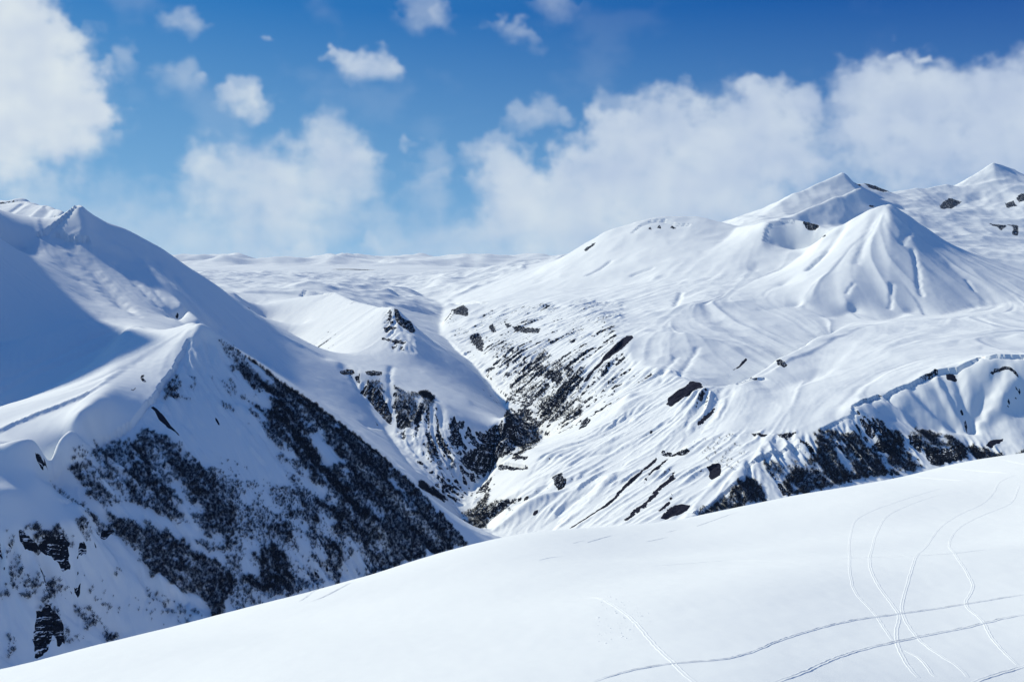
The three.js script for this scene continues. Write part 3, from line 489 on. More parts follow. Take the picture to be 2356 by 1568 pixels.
  const P = (q) => [x0 + (q % w) * cell, H[q], -(d0 + ((q / w) | 0) * cell)], Nn = (q) => [NXm[q * 3], NXm[q * 3 + 1], NXm[q * 3 + 2]];
  const mixv = (a, b, t) => [a[0] + (b[0] - a[0]) * t, a[1] + (b[1] - a[1]) * t, a[2] + (b[2] - a[2]) * t];
  for (let j = 0; j < h - 1; j++) for (let i = 0; i < w - 1; i++) {
    const q = j * w + i; if (!(V[q] && V[q + 1] && V[q + w] && V[q + w + 1])) continue;
    const own = OWNER[Math.round((d0 + (j + .5) * cell - D0) / CELL) * NX + Math.round((x0 + (i + .5) * cell - X0) / CELL)];
    for (const T of [[q, q + 1, q + w], [q + 1, q + w + 1, q + w]]) {
      const s = T.map((k) => R[k] > 0), up = s.filter(Boolean).length, pid = Math.max(PID[T[0]], PID[T[1]], PID[T[2]]);
      const put = (rock, list) => { const B = bin(own + (rock ? '/rock/' + pid : '/snow/')); for (const [a, b] of list) { B.p.push(...a); B.n.push(...b); } };
      if (up === 0) { put(false, T.map((k) => [P(k), Nn(k)])); continue; }
      if (up === 3) { const a = P(T[0]), b = P(T[1]), c = P(T[2]), e = [b[0] - a[0], b[1] - a[1], b[2] - a[2]], f = [c[0] - a[0], c[1] - a[1], c[2] - a[2]], m = [e[1] * f[2] - e[2] * f[1], e[2] * f[0] - e[0] * f[2], e[0] * f[1] - e[1] * f[0]], l = Math.hypot(...m); put(true, T.map((k) => [P(k), [m[0] / l, m[1] / l, m[2] / l]])); continue; }
      let o = 0; while (s[o] === s[(o + 1) % 3] || s[o] === s[(o + 2) % 3]) o++;
      const A = T[o], Bq = T[(o + 1) % 3], C = T[(o + 2) % 3], t1 = R[A] / (R[A] - R[Bq]), t2 = R[A] / (R[A] - R[C]);
      const AB = [mixv(P(A), P(Bq), t1), mixv(Nn(A), Nn(Bq), t1)], AC_ = [mixv(P(A), P(C), t2), mixv(Nn(A), Nn(C), t2)];
      put(s[o], [[P(A), Nn(A)], AB, AC_]); put(!s[o], [AB, [P(Bq), Nn(Bq)], [P(C), Nn(C)], AB, [P(C), Nn(C)], AC_]);
    }
  }
  TILES.push({ x0, x1, d0, d1, cell, w, h, H });
}
tile(-2700, 1560, 800, 2400, 3.2, 0, 420000);
tile(-2800, 2900.8, 2396, 4200.8, 5.2, 0.5, 300000);
tile(-3200, 5000, 4185, 8325, 11, 2);
function heightAt(x, D) { const t = TILES.find((t) => D >= t.d0 && D < t.d1 - t.cell); if (!t) return -900; const gx = clamp((x - t.x0) / t.cell, 0, t.w - 1.001), gy = (D - t.d0) / t.cell, i = Math.floor(gx), j = Math.floor(gy), u = gx - i, v = gy - j, q = j * t.w + i;
  return (t.H[q] * (1 - u) + t.H[q + 1] * u) * (1 - v) + (t.H[q + t.w] * (1 - u) + t.H[q + t.w + 1] * u) * v; }

const snow = new THREE.MeshPhysicalMaterial({ name: 'snow', specularIntensity: 0.4, color: new THREE.Color().setRGB(0.735, 0.768, 0.78), roughness: 0.8 });
const rockMap = (() => { const n = 1024, d = new Uint8Array(n * n * 4); for (let i = 0; i < n * n; i++) { const x = i % n, y = (i / n) | 0, wx = Math.min(x, n - x) / n * 2, wy = Math.min(y, n - y) / n * 2; // mirrored at the seams
    const a = fbm(Math.abs(x - 512) / 60 + 9, Math.abs(y - 512) / 90 + 2, 4), b = fbm(Math.abs(x - 512) / 17 + 40, Math.abs(y - 512) / 26, 3), fl_ = smooth(0.1, 0.26, 0.55 * a + 0.75 * b - 0.02), t = 0.75 + 0.8 * fbm(Math.abs(x - 512) / 9, Math.abs(y - 512) / 14 + 70, 2);
    const r = [34 * t, 39 * t, 52 * t], s = [205, 212, 220]; for (let c = 0; c < 3; c++) d[i * 4 + c] = clamp(r[c] * (1 - fl_) + s[c] * fl_, 0, 255); d[i * 4 + 3] = 255; } const t = new THREE.DataTexture(d, n, n); t.colorSpace = THREE.SRGBColorSpace; t.wrapS = t.wrapT = THREE.RepeatWrapping; t.magFilter = THREE.LinearFilter; t.needsUpdate = true; return t; })();
const rock = new THREE.MeshPhysicalMaterial({ name: 'rock', map: rockMap, specularIntensity: 0.15, color: new THREE.Color().setRGB(1, 1, 1), roughness: 0.95 });
const earth = new THREE.MeshPhysicalMaterial({ name: 'bare earth', specularIntensity: 0.15, color: new THREE.Color().setRGB(0.016, 0.017, 0.03), roughness: 0.95 });

function geom(B, mapped) { const g = new THREE.BufferGeometry(); g.setAttribute('position', new THREE.BufferAttribute(new Float32Array(B.p), 3)); g.setAttribute('normal', new THREE.BufferAttribute(new Float32Array(B.n), 3)); if (mapped) { const n = B.p.length / 3, uv = new Float32Array(n * 2); for (let i = 0; i < n; i++) { uv[i * 2] = (B.p[i * 3] + 0.4 * B.p[i * 3 + 2]) / 150; uv[i * 2 + 1] = (B.p[i * 3 + 1] * 1.1 - 0.5 * B.p[i * 3 + 2]) / 150; } g.setAttribute('uv', new THREE.BufferAttribute(uv, 2)); } return g; }
// loose rock falls apart into its pieces: the larger ones by themselves, the crumbs together
function pieces(B, least, most) {
  const n = B.p.length / 9, root = Array.from({ length: n }, (_, i) => i), find = (i) => { while (root[i] !== i) i = root[i] = root[root[i]]; return i; }, seen = new Map();
  for (let t = 0; t < n; t++) for (let v = 0; v < 3; v++) { const o = t * 9 + v * 3, k = Math.round(B.p[o] * 8) + ',' + Math.round(B.p[o + 2] * 8); if (seen.has(k)) root[find(t)] = find(seen.get(k)); else seen.set(k, t); }
  const sets = new Map(); for (let t = 0; t < n; t++) { const r = find(t); if (!sets.has(r)) sets.set(r, []); sets.get(r).push(t); }
  const list = [...sets.values()].sort((a, b) => b.length - a.length), cut = (L) => { const p = [], m = []; for (const t of L) for (let k = 0; k < 9; k++) { p.push(B.p[t * 9 + k]); m.push(B.n[t * 9 + k]); } return { p, n: m }; };
  const big = list.filter((L, k) => L.length >= least && k < most); return [big.map(cut), cut(list.filter((L) => !big.includes(L)).flat())];
}
const names = new Map(); const numbered = (n) => { const k = names.get(n) ?? 0; names.set(n, k + 1); return k ? n + '_' + String(k).padStart(3, '0') : n; };
const MOUNTAINS = {
  1: ['mountain_shoulder', 'sunlit snow shoulder in the left foreground with a dark wooded right flank', 'mountain'],
  2: ['mountain_peak', 'pointed snow peak at the far left with shaded blue faces', 'mountain'],
  3: ['mountain_ridge', 'bright snow ridge behind the pointed peak at the left edge', 'mountain'],
  4: ['mountain_spur', 'snow spur in the centre with a rocky tip and cliffs above the gorge', 'mountain'],
  5: ['snow_plateau', 'rolling snow plateau in the middle distance left of the snow dome', 'plateau'],
  6: ['mountain_dome', 'rounded snow dome right of centre with a fluted wall down to the gorge', 'mountain'],
  7: ['mountain_pyramid', 'fluted snow pyramid on the right in front of the far peaks', 'mountain'],
  8: ['mountain_range', 'high white peaks with small dark crags at the upper right', 'mountain range'],
  9: ['mountain_terrace', 'broad snow terrace on the right with cornices and gullied slopes below', 'mountain'],
};
const BODY = {};
for (const own of Object.keys(MOUNTAINS)) { const [name, label, category] = MOUNTAINS[own], B = bins.get(own + '/snow/'); if (!B) continue;
  const m = BODY[own] = new THREE.Mesh(geom(B), snow); m.name = numbered(name); m.userData = { label, category, kind: 'structure' }; m.castShadow = m.receiveShadow = true; scene.add(m); }
const part = (own, name, B, mat, data) => { if (!B.p.length) return; const m = new THREE.Mesh(geom(B, mat === rock), mat); m.name = numbered(name); m.userData = data; m.castShadow = m.receiveShadow = true; (BODY[own] ?? BODY[9]).add(m); };
{ const whole = new Map();                                               // a patch that lies across a border belongs to the mountain with most of it
  for (const [key, B] of bins) { const [own, mat, pid] = key.split('/'); if (mat !== 'rock') continue;
    if (pid >= 0) { const w = whole.get(pid) ?? { p: [], n: [], own, most: 0 }; if (B.p.length > w.most) { w.most = B.p.length; w.own = own; } for (const v of B.p) w.p.push(v); for (const v of B.n) w.n.push(v); whole.set(pid, w); }
    else { const [big, rest] = pieces(B, 36, 60); for (const b of big) part(own, 'rock_outcrop', b, rock, {}); part(own, 'scattered_rock', rest, rock, { kind: 'stuff' }); } }
  for (const [pid, w] of whole) { const P = PATCHES[pid]; part(w.own, P.name, w, P.name === 'rock_outcrop' ? rock : earth, { label: P.label }); }
  PATCHES.forEach((P, k) => { if (!whole.has(String(k))) console.log('no ground for', P.label); }); }
// the plateau beyond, to the horizon
{ const pos = [], idx = [], nu = 260, nv = 230; for (let j = 0; j < nv; j++) { const D = 8250 * Math.pow(19000 / 8250, j / (nv - 1)); for (let i = 0; i < nu; i++) { const x = D * (-0.6 + 1.25 * i / (nu - 1)), far = smooth(8250, 14000, D);
  let y = -92 + 62 * far + (40 + 270 * smooth(8300, 12500, D)) * (ridged(x / 3000 + 1, D / 1900, 4) - 0.36) + 40 * fbm(x / 4200, D / 3000, 2) + 0.06 * Math.max(0, x - 300) * smooth(8250, 9500, D) * 0.35; y -= 120 * smooth(16000, 19000, D); y -= 25 * (1 - smooth(8300, 8800, D)); pos.push(x, y, -D); const q = j * nu + i; if (i < nu - 1 && j < nv - 1) idx.push(q, q + 1, q + nu, q + 1, q + nu + 1, q + nu); } }
  const g = new THREE.BufferGeometry(); g.setAttribute('position', new THREE.Float32BufferAttribute(pos, 3)); g.setIndex(idx); g.computeVertexNormals(); const m = new THREE.Mesh(g, snow); m.name = 'distant_hills'; m.userData = { label: 'low white hills along the horizon behind the plateau', category: 'hills', kind: 'structure' }; scene.add(m); }

// ---------------------------------------------------------------- bare birch trees
function birch(seed, tall) {                                             // trunk, limbs and a spray of twigs, leafless
  const r = rng(seed), trunk = [], crown = [];
  const stick = (L, a, b, w0, w1) => { const d = new THREE.Vector3().subVectors(b, a), s = new THREE.Vector3(d.z + 0.01, 0, -d.x).normalize(), t = new THREE.Vector3().crossVectors(d, s).normalize();
    for (const [u, v] of [[s, t], [t, s.clone().negate()]]) { const A = a.clone().addScaledVector(u, w0), B = a.clone().addScaledVector(u, -w0), C = b.clone().addScaledVector(u, w1), E = b.clone().addScaledVector(u, -w1); L.push(A, B, C, B, E, C); } };
  const stems = 1 + Math.floor(r() * 2.2);
  for (let k = 0; k < stems; k++) {
    const lean = new THREE.Vector3((r() - 0.5) * 0.7, 1, (r() - 0.5) * 0.7).normalize(), base = new THREE.Vector3((r() - 0.5) * 0.5, -0.5, (r() - 0.5) * 0.5), H = tall * (0.75 + 0.4 * r()), top = base.clone().addScaledVector(lean, H);
    stick(trunk, base, top, 0.13, 0.03);
    const n = 8 + Math.floor(r() * 4);
    for (let b = 0; b < n; b++) { const f = 0.25 + 0.7 * (b + r()) / n, p = base.clone().lerp(top, f), az = r() * 6.283, l = H * (0.46 - 0.26 * f) * (0.7 + 0.6 * r()), q = p.clone().add(new THREE.Vector3(Math.cos(az) * l, l * (0.5 + 0.5 * r()), Math.sin(az) * l));
      stick(crown, p, q, 0.075, 0.03);
      for (let w = 0; w < 3; w++) { const g = p.clone().lerp(q, 0.35 + 0.3 * w), a2 = az + (r() - 0.5) * 2.4, l2 = l * (0.35 + 0.3 * r()); stick(crown, g, g.clone().add(new THREE.Vector3(Math.cos(a2) * l2, l2 * (0.4 + 0.7 * r()), Math.sin(a2) * l2)), 0.06, 0.035); } }
  }
  const G = (L) => { const g = new THREE.BufferGeometry().setFromPoints(L); g.computeVertexNormals(); return g; };
  return { trunk: G(trunk), crown: G(crown) };
}
const bark = new THREE.MeshPhysicalMaterial({ name: 'birch bark', specularIntensity: 0.15, color: new THREE.Color().setRGB(0.038, 0.046, 0.07), roughness: 0.95 });
const KINDS = [3.6, 4.4, 5, 4, 5.6, 3.2].map((t, k) => birch(100 + k, t)), WHOLE = KINDS.map((k) => mergeGeometries([k.trunk, k.crown]));
const GROVES = [];
// a grove: an outline on the ground, trees per 100 square metres, how patchy it is (0 even, 1 clumped), how far it follows the gullies
function grove(name, label, outlines, dmin, dmax) {
  const r = rng(name.length * 31 + label.length), spots = [];
  for (const [text, per, patchy, scale = 1] of outlines) {
    const R = ground(text, dmin, dmax, true), [a, b, d, e] = box(R), n = Math.min(140000, Math.round((b - a) * (e - d) / 100 * per * 3.9));
    for (let k = 0; k < n; k++) { const x = a + (b - a) * r(), D = d + (e - d) * r(); const v = fbm(x / 34 + 8, D / 34, 3) + 0.5 * noise(x / 90, D / 90 + 40) + 0.22 * fl(COARSE, x, D) + 0.1 * r();
      if (patchy && v + 0.35 * (r() - 0.5) < -0.55 + 0.72 * patchy) continue; if (!inside(R, x + 9 * noise(x / 18, D / 18), D + 9 * noise(x / 18 + 5, D / 18))) continue; spots.push([x, D, scale * (0.5 + 1.2 * Math.pow(r(), 1.5)), r() * 6.283, Math.floor(r() * 6)]); }
  }
  GROVES.push([name, label, spots]);
}
const treeMatrix = (() => { const o = new THREE.Object3D(); return ([x, D, s, a]) => { o.position.set(x, heightAt(x, D) - 0.2, -D); o.rotation.set(0, a, 0); o.scale.set(s, s * 1.0, s); o.updateMatrix(); return o.matrix; }; })();
grove('birch_wood', 'dense dark bare birch wood on the long right hand flank of the left shoulder', [
  ['560,812 600,835 640,872 700,912 760,957 870,1042 960,1127 1080,1254 1000,1272 905,1296 880,1250 800,1150 700,1040 640,960 600,880', 9, 0.36],
  ['500,780 560,812 600,880 660,1000 740,1110 700,1090 600,950 520,840', 4, 0.62],
  ['700,1060 800,1160 880,1255 900,1298 820,1322 780,1290 740,1180', 6, 0.8]], 1000, 1850);
grove('birch_wood', 'dark birch wood in the gully running down to the foreground snow left of centre', [
  [K2('430,610 520,590 650,650 800,700 950,760 1100,850 1200,890 1320,1000 1300,1100 1200,1215 1100,1100 1000,1030 850,950 640,750 480,680'), 9, 0.35],
  [K2('1430,830 1560,800 1640,1000 1700,1070 1560,1110 1400,1040 1350,1000'), 9, 0.4],
  [K2('1500,720 1660,580 1800,640 1900,800 1900,1010 1800,1000 1740,860 1600,760'), 6, 0.75]], 850, 1700);
grove('birch_wood', 'patchy birch wood round the blue snow hollow high on the left flank', [
  [K2('720,220 830,150 880,165 1010,260 1200,430 1310,600 1290,820 1150,850 1080,700 1000,480 860,240 830,380 860,440 960,480 1030,470 1060,600 1000,700 900,640 820,600 700,500'), 5, 0.6],
  [K2('1200,0 1340,0 1560,180 1700,300 1800,480 1900,620 1900,760 1780,560 1600,300 1400,140'), 6, 0.6],
  [K1('1220,1370 1260,1380 1330,1400 1370,1540 1300,1568 1130,1568 1140,1500'), 5, 0.5],
  [K2('250,470 420,300 700,200 900,300 1250,400 1700,500 1900,800 1900,1000 1300,1180 1250,880 1100,700 700,560 500,640'), 2.8, 0.42], [K2('0,850 230,960 430,1200 500,1350 300,1400 200,1100 0,1300'), 2.8, 0.4], [K2('450,880 700,900 1000,1120 1180,1220 900,1280 520,1100'), 0.5, 0.5],
  [K4('-160,-330 40,-270 160,-120 330,60 330,300 160,200 -40,0 -200,-150'), 1.8, 0.5],
  [K4('80,-100 330,0 700,520 950,900 900,1130 500,800 200,300'), 2.6, 0.46],
  [K2('290,440 330,400 480,370 640,400 660,560 560,580 420,520 300,500'), 3.5, 0.75]], 900, 1800);
grove('birch_wood', 'dark strip of birch wood beside the black rock wall in the lower left corner', [
  [K2('215,900 300,940 400,1010 480,1080 560,1180 670,1310 600,1330 500,1360 430,1250 330,1130 290,1010'), 9, 0.45],
  [K2('95,725 150,695 300,690 400,700 400,745 300,735 180,740'), 10, 0],
  [K2('420,640 500,600 640,690 560,740 450,700'), 8, 0.2],
  [K2('0,720 60,730 90,800 60,850 0,820'), 5, 0.6], [K2('30,1290 70,1290 80,1400 30,1420'), 4, 0.5]], 780, 1500);
grove('birch_wood', 'dense dark birch wood in the shade under the terrace on the right', [
  [K8('930,680 1010,660 1130,690 1220,700 1320,720 1400,690 1500,730 1530,800 1600,880 1660,930 1400,985 1150,1020 870,1085 730,1125 690,1010 760,940 880,890 920,800'), 8, 0.4],
  [K8('1320,600 1420,670 1520,720 1500,760 1380,690'), 7, 0.3],
  [K8('1550,690 1700,680 1860,730 1970,800 1970,875 1760,920 1700,830 1600,740'), 7, 0.5],
  [K8('1980,760 2060,790 2220,820 2260,845 2040,870'), 7, 0.4], [K8('2280,820 2356,815 2400,840 2270,845'), 8, 0.2]], 1500, 2600);
grove('birch_wood', 'triangle of dark birch wood under the lower snow rib on the right', [
  [K8('450,955 500,990 560,1090 590,1150 350,1215 90,1250 210,1180 330,1090 380,1040 440,985'), 9, 0.3],
  [K8('560,880 640,870 700,930 690,985 600,1000'), 3.5, 0.6], [K8('720,900 900,830 900,900 760,960'), 2.5, 0.8]], 1400, 2500);
grove('birch_wood', 'bare birch wood among the cliffs of the centre gorge', [
  [K3('1055,1000 1100,1030 1230,1060 1340,1090 1340,1115 1250,1200 1180,1310 1080,1180'), 4, 0.5],
  [K3('1230,1045 1290,1040 1345,1090 1330,1115 1240,1075'), 8, 0],
  [K3('1545,1335 1650,1330 1760,1385 1760,1568 1560,1568 1480,1480'), 5, 0.45],
  [K3('1840,1170 1960,1230 2090,1340 2060,1420 1900,1520 1780,1420'), 4, 0.5],
  [K3('1260,1400 1480,1450 1580,1568 1500,1620 1330,1540'), 4, 0.7],
  [K4('1260,560 1440,690 1400,700 1230,600'), 7, 0.3], [K4('1500,830 1600,760 1720,620 1700,900 1650,980 1540,940'), 6, 0.4], [K4('1700,720 1900,690 1880,760 1720,800'), 3, 0.5],
  [K3('850,960 960,970 1000,1050 900,1000'), 4, 0.5], [K3('1900,900 2100,760 2353,950 2353,1200 2150,1300 1850,1100'), 2.5, 0.7]], 1900, 3600);
for (const [name, label, spots] of GROVES) { const g = new THREE.Group(); g.name = name; g.userData = { label, category: 'birch wood', kind: 'stuff' };
  WHOLE.forEach((geo, k) => { const L = spots.filter((p) => p[4] === k); if (!L.length) return; const m = new THREE.InstancedMesh(geo, bark, L.length); L.forEach((p, i) => m.setMatrixAt(i, treeMatrix(p))); m.name = 'bare_birch'; m.userData = { kind: 'stuff' }; m.castShadow = m.receiveShadow = true; g.add(m); });
  console.log(label, spots.length); scene.add(g); }


const LONE = KINDS.slice(0, 5).map((k, i) => { const g = new THREE.Group(), t = new THREE.Mesh(k.trunk, bark), c = new THREE.Mesh(k.crown, bark); t.name = 'trunk'; c.name = 'crown'; for (const m of [t, c]) m.castShadow = m.receiveShadow = true; g.add(t, c); return g; });
function loners(label, group, count, text, dmin, dmax, scale = 1) {
  const r = rng(label.length * 17 + count), R = ground(text, dmin, dmax, true), [a, b, d, e] = box(R); let n = 0;
  for (let k = 0; k < 4000 && n < count; k++) { const x = a + (b - a) * r(), D = d + (e - d) * r(); if (!inside(R, x, D) || fbm(x / 30 + 70, D / 30, 2) < -0.05) continue; const t = LONE[n % 5].clone(); t.name = numbered('birch_tree'); t.userData = { label, category: 'tree', group }; const s = scale * (0.7 + 0.6 * r()); t.position.set(x, heightAt(x, D) - 0.15, -D); t.rotation.y = r() * 6.283; t.scale.setScalar(s); scene.add(t); n++; }
}
loners('lone bare birch tree scattered on the open snow of the left flank', 'birch trees scattered on the left flank', 130, K2('1220,300 1400,360 1640,560 1500,700 1440,800 1320,840 1300,620'), 900, 1700, 0.9);
loners('lone bare birch tree on the snow between the gully wood and the rock wall', 'birch trees on the snow spur in the lower left', 40, K2('500,900 650,900 900,1010 1050,1180 940,1260 720,1280 520,1090'), 800, 1500, 1.1);
loners('lone bare birch tree above the dark wood on the bright right slope', 'birch trees on the bright slope at the right', 60, K7('1450,760 1600,740 1750,700 1850,860 1700,980 1560,880'), 1500, 2600, 1.2);
scene.fog = new THREE.FogExp2(new THREE.Color().setRGB(0.36, 0.62, 1), 0.6e-5);
// ---------------------------------------------------------------- the snow slope the picture is taken from
const FOREPTS = [];
pts('-100,1700,40 600,1700,34 1178,1700,31 1800,1700,31 2450,1700,34 0,1568,56 600,1568,43 1178,1568,38 1800,1568,38 2356,1568,41 600,1470,61 1178,1400,61 1800,1350,63 2300,1280,68 2000,1220,92 2300,1140,102 1500,1270,90').forEach((p) => FOREPTS.push(at(...p)));
const CREST = pts('-250,1596,58 -120,1566,62 0,1535,66 120,1505,69 240,1475,72 370,1447,76 490,1418,80 650,1372,86 740,1344,89 830,1318,92 910,1297,95 1000,1275,98 1120,1248,102 1220,1232,105 1310,1220,108 1400,1211,110 1480,1201,112 1590,1186,115 1700,1164,118 1840,1140,122 2000,1110,126 2120,1081,129 2230,1057,132 2300,1049,134 2356,1045,136 2500,1030,140 2620,1020,144').map((p) => at(...p));
for (const p of CREST) { FOREPTS.push(p); const l = Math.hypot(p[0], p[2]), s = -p[1] / l; for (const [d, k] of [[14, 1.22], [40, 1.7], [90, 2.1]]) FOREPTS.push([p[0] * (1 + d / l), p[1] - d * s * k, p[2] * (1 + d / l)]); }
const foreY = (() => {                                                   // a thin plate through those places
  const n = FOREPTS.length, N = n + 3, A = [], k = (r2) => (r2 > 1e-9 ? 0.5 * r2 * Math.log(r2) : 0), S = 60, X = FOREPTS.map((p) => [p[0] / S, p[2] / S]);
  for (let i = 0; i < N; i++) { A.push(new Float64Array(N + 1)); if (i < n) { for (let j = 0; j < n; j++) A[i][j] = k((X[i][0] - X[j][0]) ** 2 + (X[i][1] - X[j][1]) ** 2); A[i][i] += 0.0006; A[i][n] = 1; A[i][n + 1] = X[i][0]; A[i][n + 2] = X[i][1]; A[i][N] = FOREPTS[i][1]; } else for (let j = 0; j < n; j++) A[i][j] = i === n ? 1 : X[j][i - n - 1]; }
  for (let c = 0; c < N; c++) { let p = c; for (let r = c + 1; r < N; r++) if (Math.abs(A[r][c]) > Math.abs(A[p][c])) p = r; [A[c], A[p]] = [A[p], A[c]]; for (let r = 0; r < N; r++) if (r !== c) { const f = A[r][c] / A[c][c]; if (f) for (let q = c; q <= N; q++) A[r][q] -= f * A[c][q]; } }
  const W = A.map((r, i) => r[N] / r[i]);
  return (x, D) => { const u = x / S, v = D / S; let s = W[n] + W[n + 1] * u + W[n + 2] * v; for (let j = 0; j < n; j++) s += W[j] * k((u - X[j][0]) ** 2 + (v - X[j][1]) ** 2); return s; };
})();
const swell = (x, D) => 1.7 * fbm(x / 44 + 2, D / 26, 2) + 0.035 * fbm(x / 3.2, D / 2.4, 3) + 0.006 * noise(x / 0.9 + 0.4 * noise(x / 2, D / 2), D / 1.6);
const grain = (() => { const n = 512, d = new Uint8Array(n * n * 4), r = rng(5); for (let i = 0; i < n * n; i++) { const x = i % n, y = (i / n) | 0; const v = 128 + 46 * (noise(x / 16, y / 16) * Math.min(1, Math.min(x, y, n - x, n - y) / 30)) + (r() - 0.5) * 60; d.set([v, v, v, 255], i * 4); } const t = new THREE.DataTexture(d, n, n); t.wrapS = t.wrapT = THREE.RepeatWrapping; t.magFilter = THREE.LinearFilter; t.needsUpdate = true; return t; })();
const nearSnow = new THREE.MeshPhysicalMaterial({ name: 'wind packed snow', specularIntensity: 0.4, color: new THREE.Color().setRGB(0.755, 0.782, 0.782), roughness: 0.7, bumpMap: grain, bumpScale: 0.004 });
const slope = new THREE.Group(); slope.name = 'snow_slope'; slope.userData = { label: 'smooth white snow slope across the foreground crossed by ski tracks', category: 'snow slope', kind: 'structure' };
let foreCoarse;
{ // surface: a coarse survey grid read smoothly, then a fine skin
  const gx0 = -120, gx1 = 190, gd0 = 24, gd1 = 250, st = 2.5, gw = Math.round((gx1 - gx0) / st) + 1, gh = Math.round((gd1 - gd0) / st) + 1, G = new Float32Array(gw * gh);
  for (let j = 0; j < gh; j++) for (let i = 0; i < gw; i++) G[j * gw + i] = foreY(gx0 + i * st, gd0 + j * st);
  const w4 = (t) => { const s = 1 - t; return [-0.5 * t * s * s, 1 + t * t * (1.5 * t - 2.5), 1 + s * s * (1.5 * s - 2.5), -0.5 * s * t * t]; };
  foreCoarse = (x, D) => { const a = clamp((x - gx0) / st, 1, gw - 3.001), b = clamp((D - gd0) / st, 1, gh - 3.001), i = Math.floor(a), j = Math.floor(b), p = w4(a - i), q = w4(b - j); let s = 0; for (let m = 0; m < 4; m++) { const o = (j - 1 + m) * gw + i - 1; s += q[m] * (p[0] * G[o] + p[1] * G[o + 1] + p[2] * G[o + 2] + p[3] * G[o + 3]); } return s; };
  const nu = 760, nv = 640, pos = new Float32Array(nu * nv * 3), uv = new Float32Array(nu * nv * 2), idx = [];
  for (let j = 0; j < nv; j++) { const D = j < 24 ? 1 + 26 * j / 24 : j < 580 ? 27 * Math.pow(205 / 27, (j - 24) / 555) : 205 + 700 * ((j - 579) / 60) ** 1.5; for (let i = 0; i < nu; i++) { const x = (D + 10) * (-0.88 + 1.76 * i / (nu - 1)), q = j * nu + i; pos.set([x, D < 27 ? (foreCoarse(x, 27) + swell(x, 27)) * D / 27 - 1.7 * (1 - D / 27) : D > 205 ? foreCoarse(Math.max(-100, Math.min(170, x)), 205) - 0.97 * (D - 205) : foreCoarse(Math.max(-105, Math.min(176, x)), D) + swell(x, D), -D], q * 3); uv.set([x / 3, D / 3], q * 2); if (i < nu - 1 && j < nv - 1) idx.push(q, q + 1, q + nu, q + 1, q + nu + 1, q + nu); } }
  const g = new THREE.BufferGeometry(); g.setAttribute('position', new THREE.BufferAttribute(pos, 3)); g.setAttribute('uv', new THREE.BufferAttribute(uv, 2)); g.setIndex(idx); g.computeVertexNormals();
  const m = new THREE.Mesh(g, nearSnow); m.name = 'snow_surface'; m.castShadow = m.receiveShadow = true; slope.add(m); scene.add(slope);
}
const foreAt = (x, D) => foreCoarse(x, D) + swell(x, D);
function foreHit(px, py) { const [a, b] = at(px, py, 1); let lo = 26, prev = 1; for (let D = 26; D < 200; D += 0.5) { const gap = b * D - foreAt(a * D, D); if (prev > 0 && gap <= 0 && D > 26) { const d = D - 0.5 * gap / (gap - prev); return [a * d, d]; } prev = gap; } return null; }
// a ski track: a pressed groove between two low lips
function track(text, width, lip, label, dash = 0) {
  const P = []; const src = pts(text); for (let k = 0; k + 1 < src.length; k++) { const [a, b] = [src[k], src[k + 1]], n = Math.max(1, Math.round(Math.hypot(b[0] - a[0], b[1] - a[1]) / 14)); for (let s = 0; s < n; s++) { const h = foreHit(a[0] + (b[0] - a[0]) * s / n, a[1] + (b[1] - a[1]) * s / n); if (h) P.push(new THREE.Vector3(h[0], 0, h[1])); } }
  if (P.length < 3) return;
  const curve = new THREE.CatmullRomCurve3(P.filter((_, i) => i % 3 === 0 || i === P.length - 1)), len = curve.getLength(), n = Math.min(1600, Math.max(20, Math.round(len / 0.16))), prof = [[-1.9, -0.04], [-1.15, 0.5], [-0.8, 1], [-0.5, 0.25], [-0.2, 0.1], [0.2, 0.1], [0.5, 0.25], [0.8, 1], [1.15, 0.5], [1.9, -0.04]], pos = [], uv = [], idx = [];
  for (let k = 0; k <= n; k++) { const c = curve.getPointAt(k / n), t = curve.getTangentAt(k / n), wob = 0.04 * noise(k * 0.21, 3.3), fade = Math.min(1, k / 12, (n - k) / 12) * (dash ? smooth(-0.25, 0.2, noise(k / n * len / dash, 5.5)) : 1);
    prof.forEach(([o, h], m) => { const x = c.x + t.z * (o * width * 0.5 + wob), D = c.z - t.x * (o * width * 0.5 + wob); pos.push(x, foreAt(x, D) + (h < 0 ? -0.03 : 0.006 + h * lip * fade * (0.75 + 0.5 * noise(k * 0.35 + m * 9, m * 3.1))) - (fade < 0.05 ? 0.03 : 0), -D); uv.push(x / 3, D / 3); if (k < n && m < prof.length - 1) { const q = k * prof.length + m; idx.push(q, q + 1, q + prof.length, q + 1, q + prof.length + 1, q + prof.length); } }); }
  const g = new THREE.BufferGeometry(); g.setAttribute('position', new THREE.Float32BufferAttribute(pos, 3)); g.setAttribute('uv', new THREE.Float32BufferAttribute(uv, 2)); g.setIndex(idx); g.computeVertexNormals();
  const m = new THREE.Mesh(g, nearSnow); m.name = 'ski_track'; m.castShadow = m.receiveShadow = true; if (label) m.userData = { label }; slope.add(m);
}
const KF = frame(1227, 1043, 0.4792);
track(KF('270,1100 350,1074 440,1049 560,1022 700,1005 920,988 1050,955 1200,890 1400,830 1560,795 1750,770 1900,750 2080,722 2356,675 2420,662'), 0.187, 0.048, 'long curved ski track sweeping from the bottom edge up to the right edge');
track(KF('1140,1105 1280,1060 1440,985 1600,935 1760,900 1900,870 2080,835 2200,805 2356,770 2420,755'), 0.216, 0.053, 'deep ski track below the long curved one in the lower right');
track(KF('2090,1108 2200,1068 2280,1045 2356,1022 2420,1000'), 0.202, 0.053, 'short ski track cutting the lower right corner');
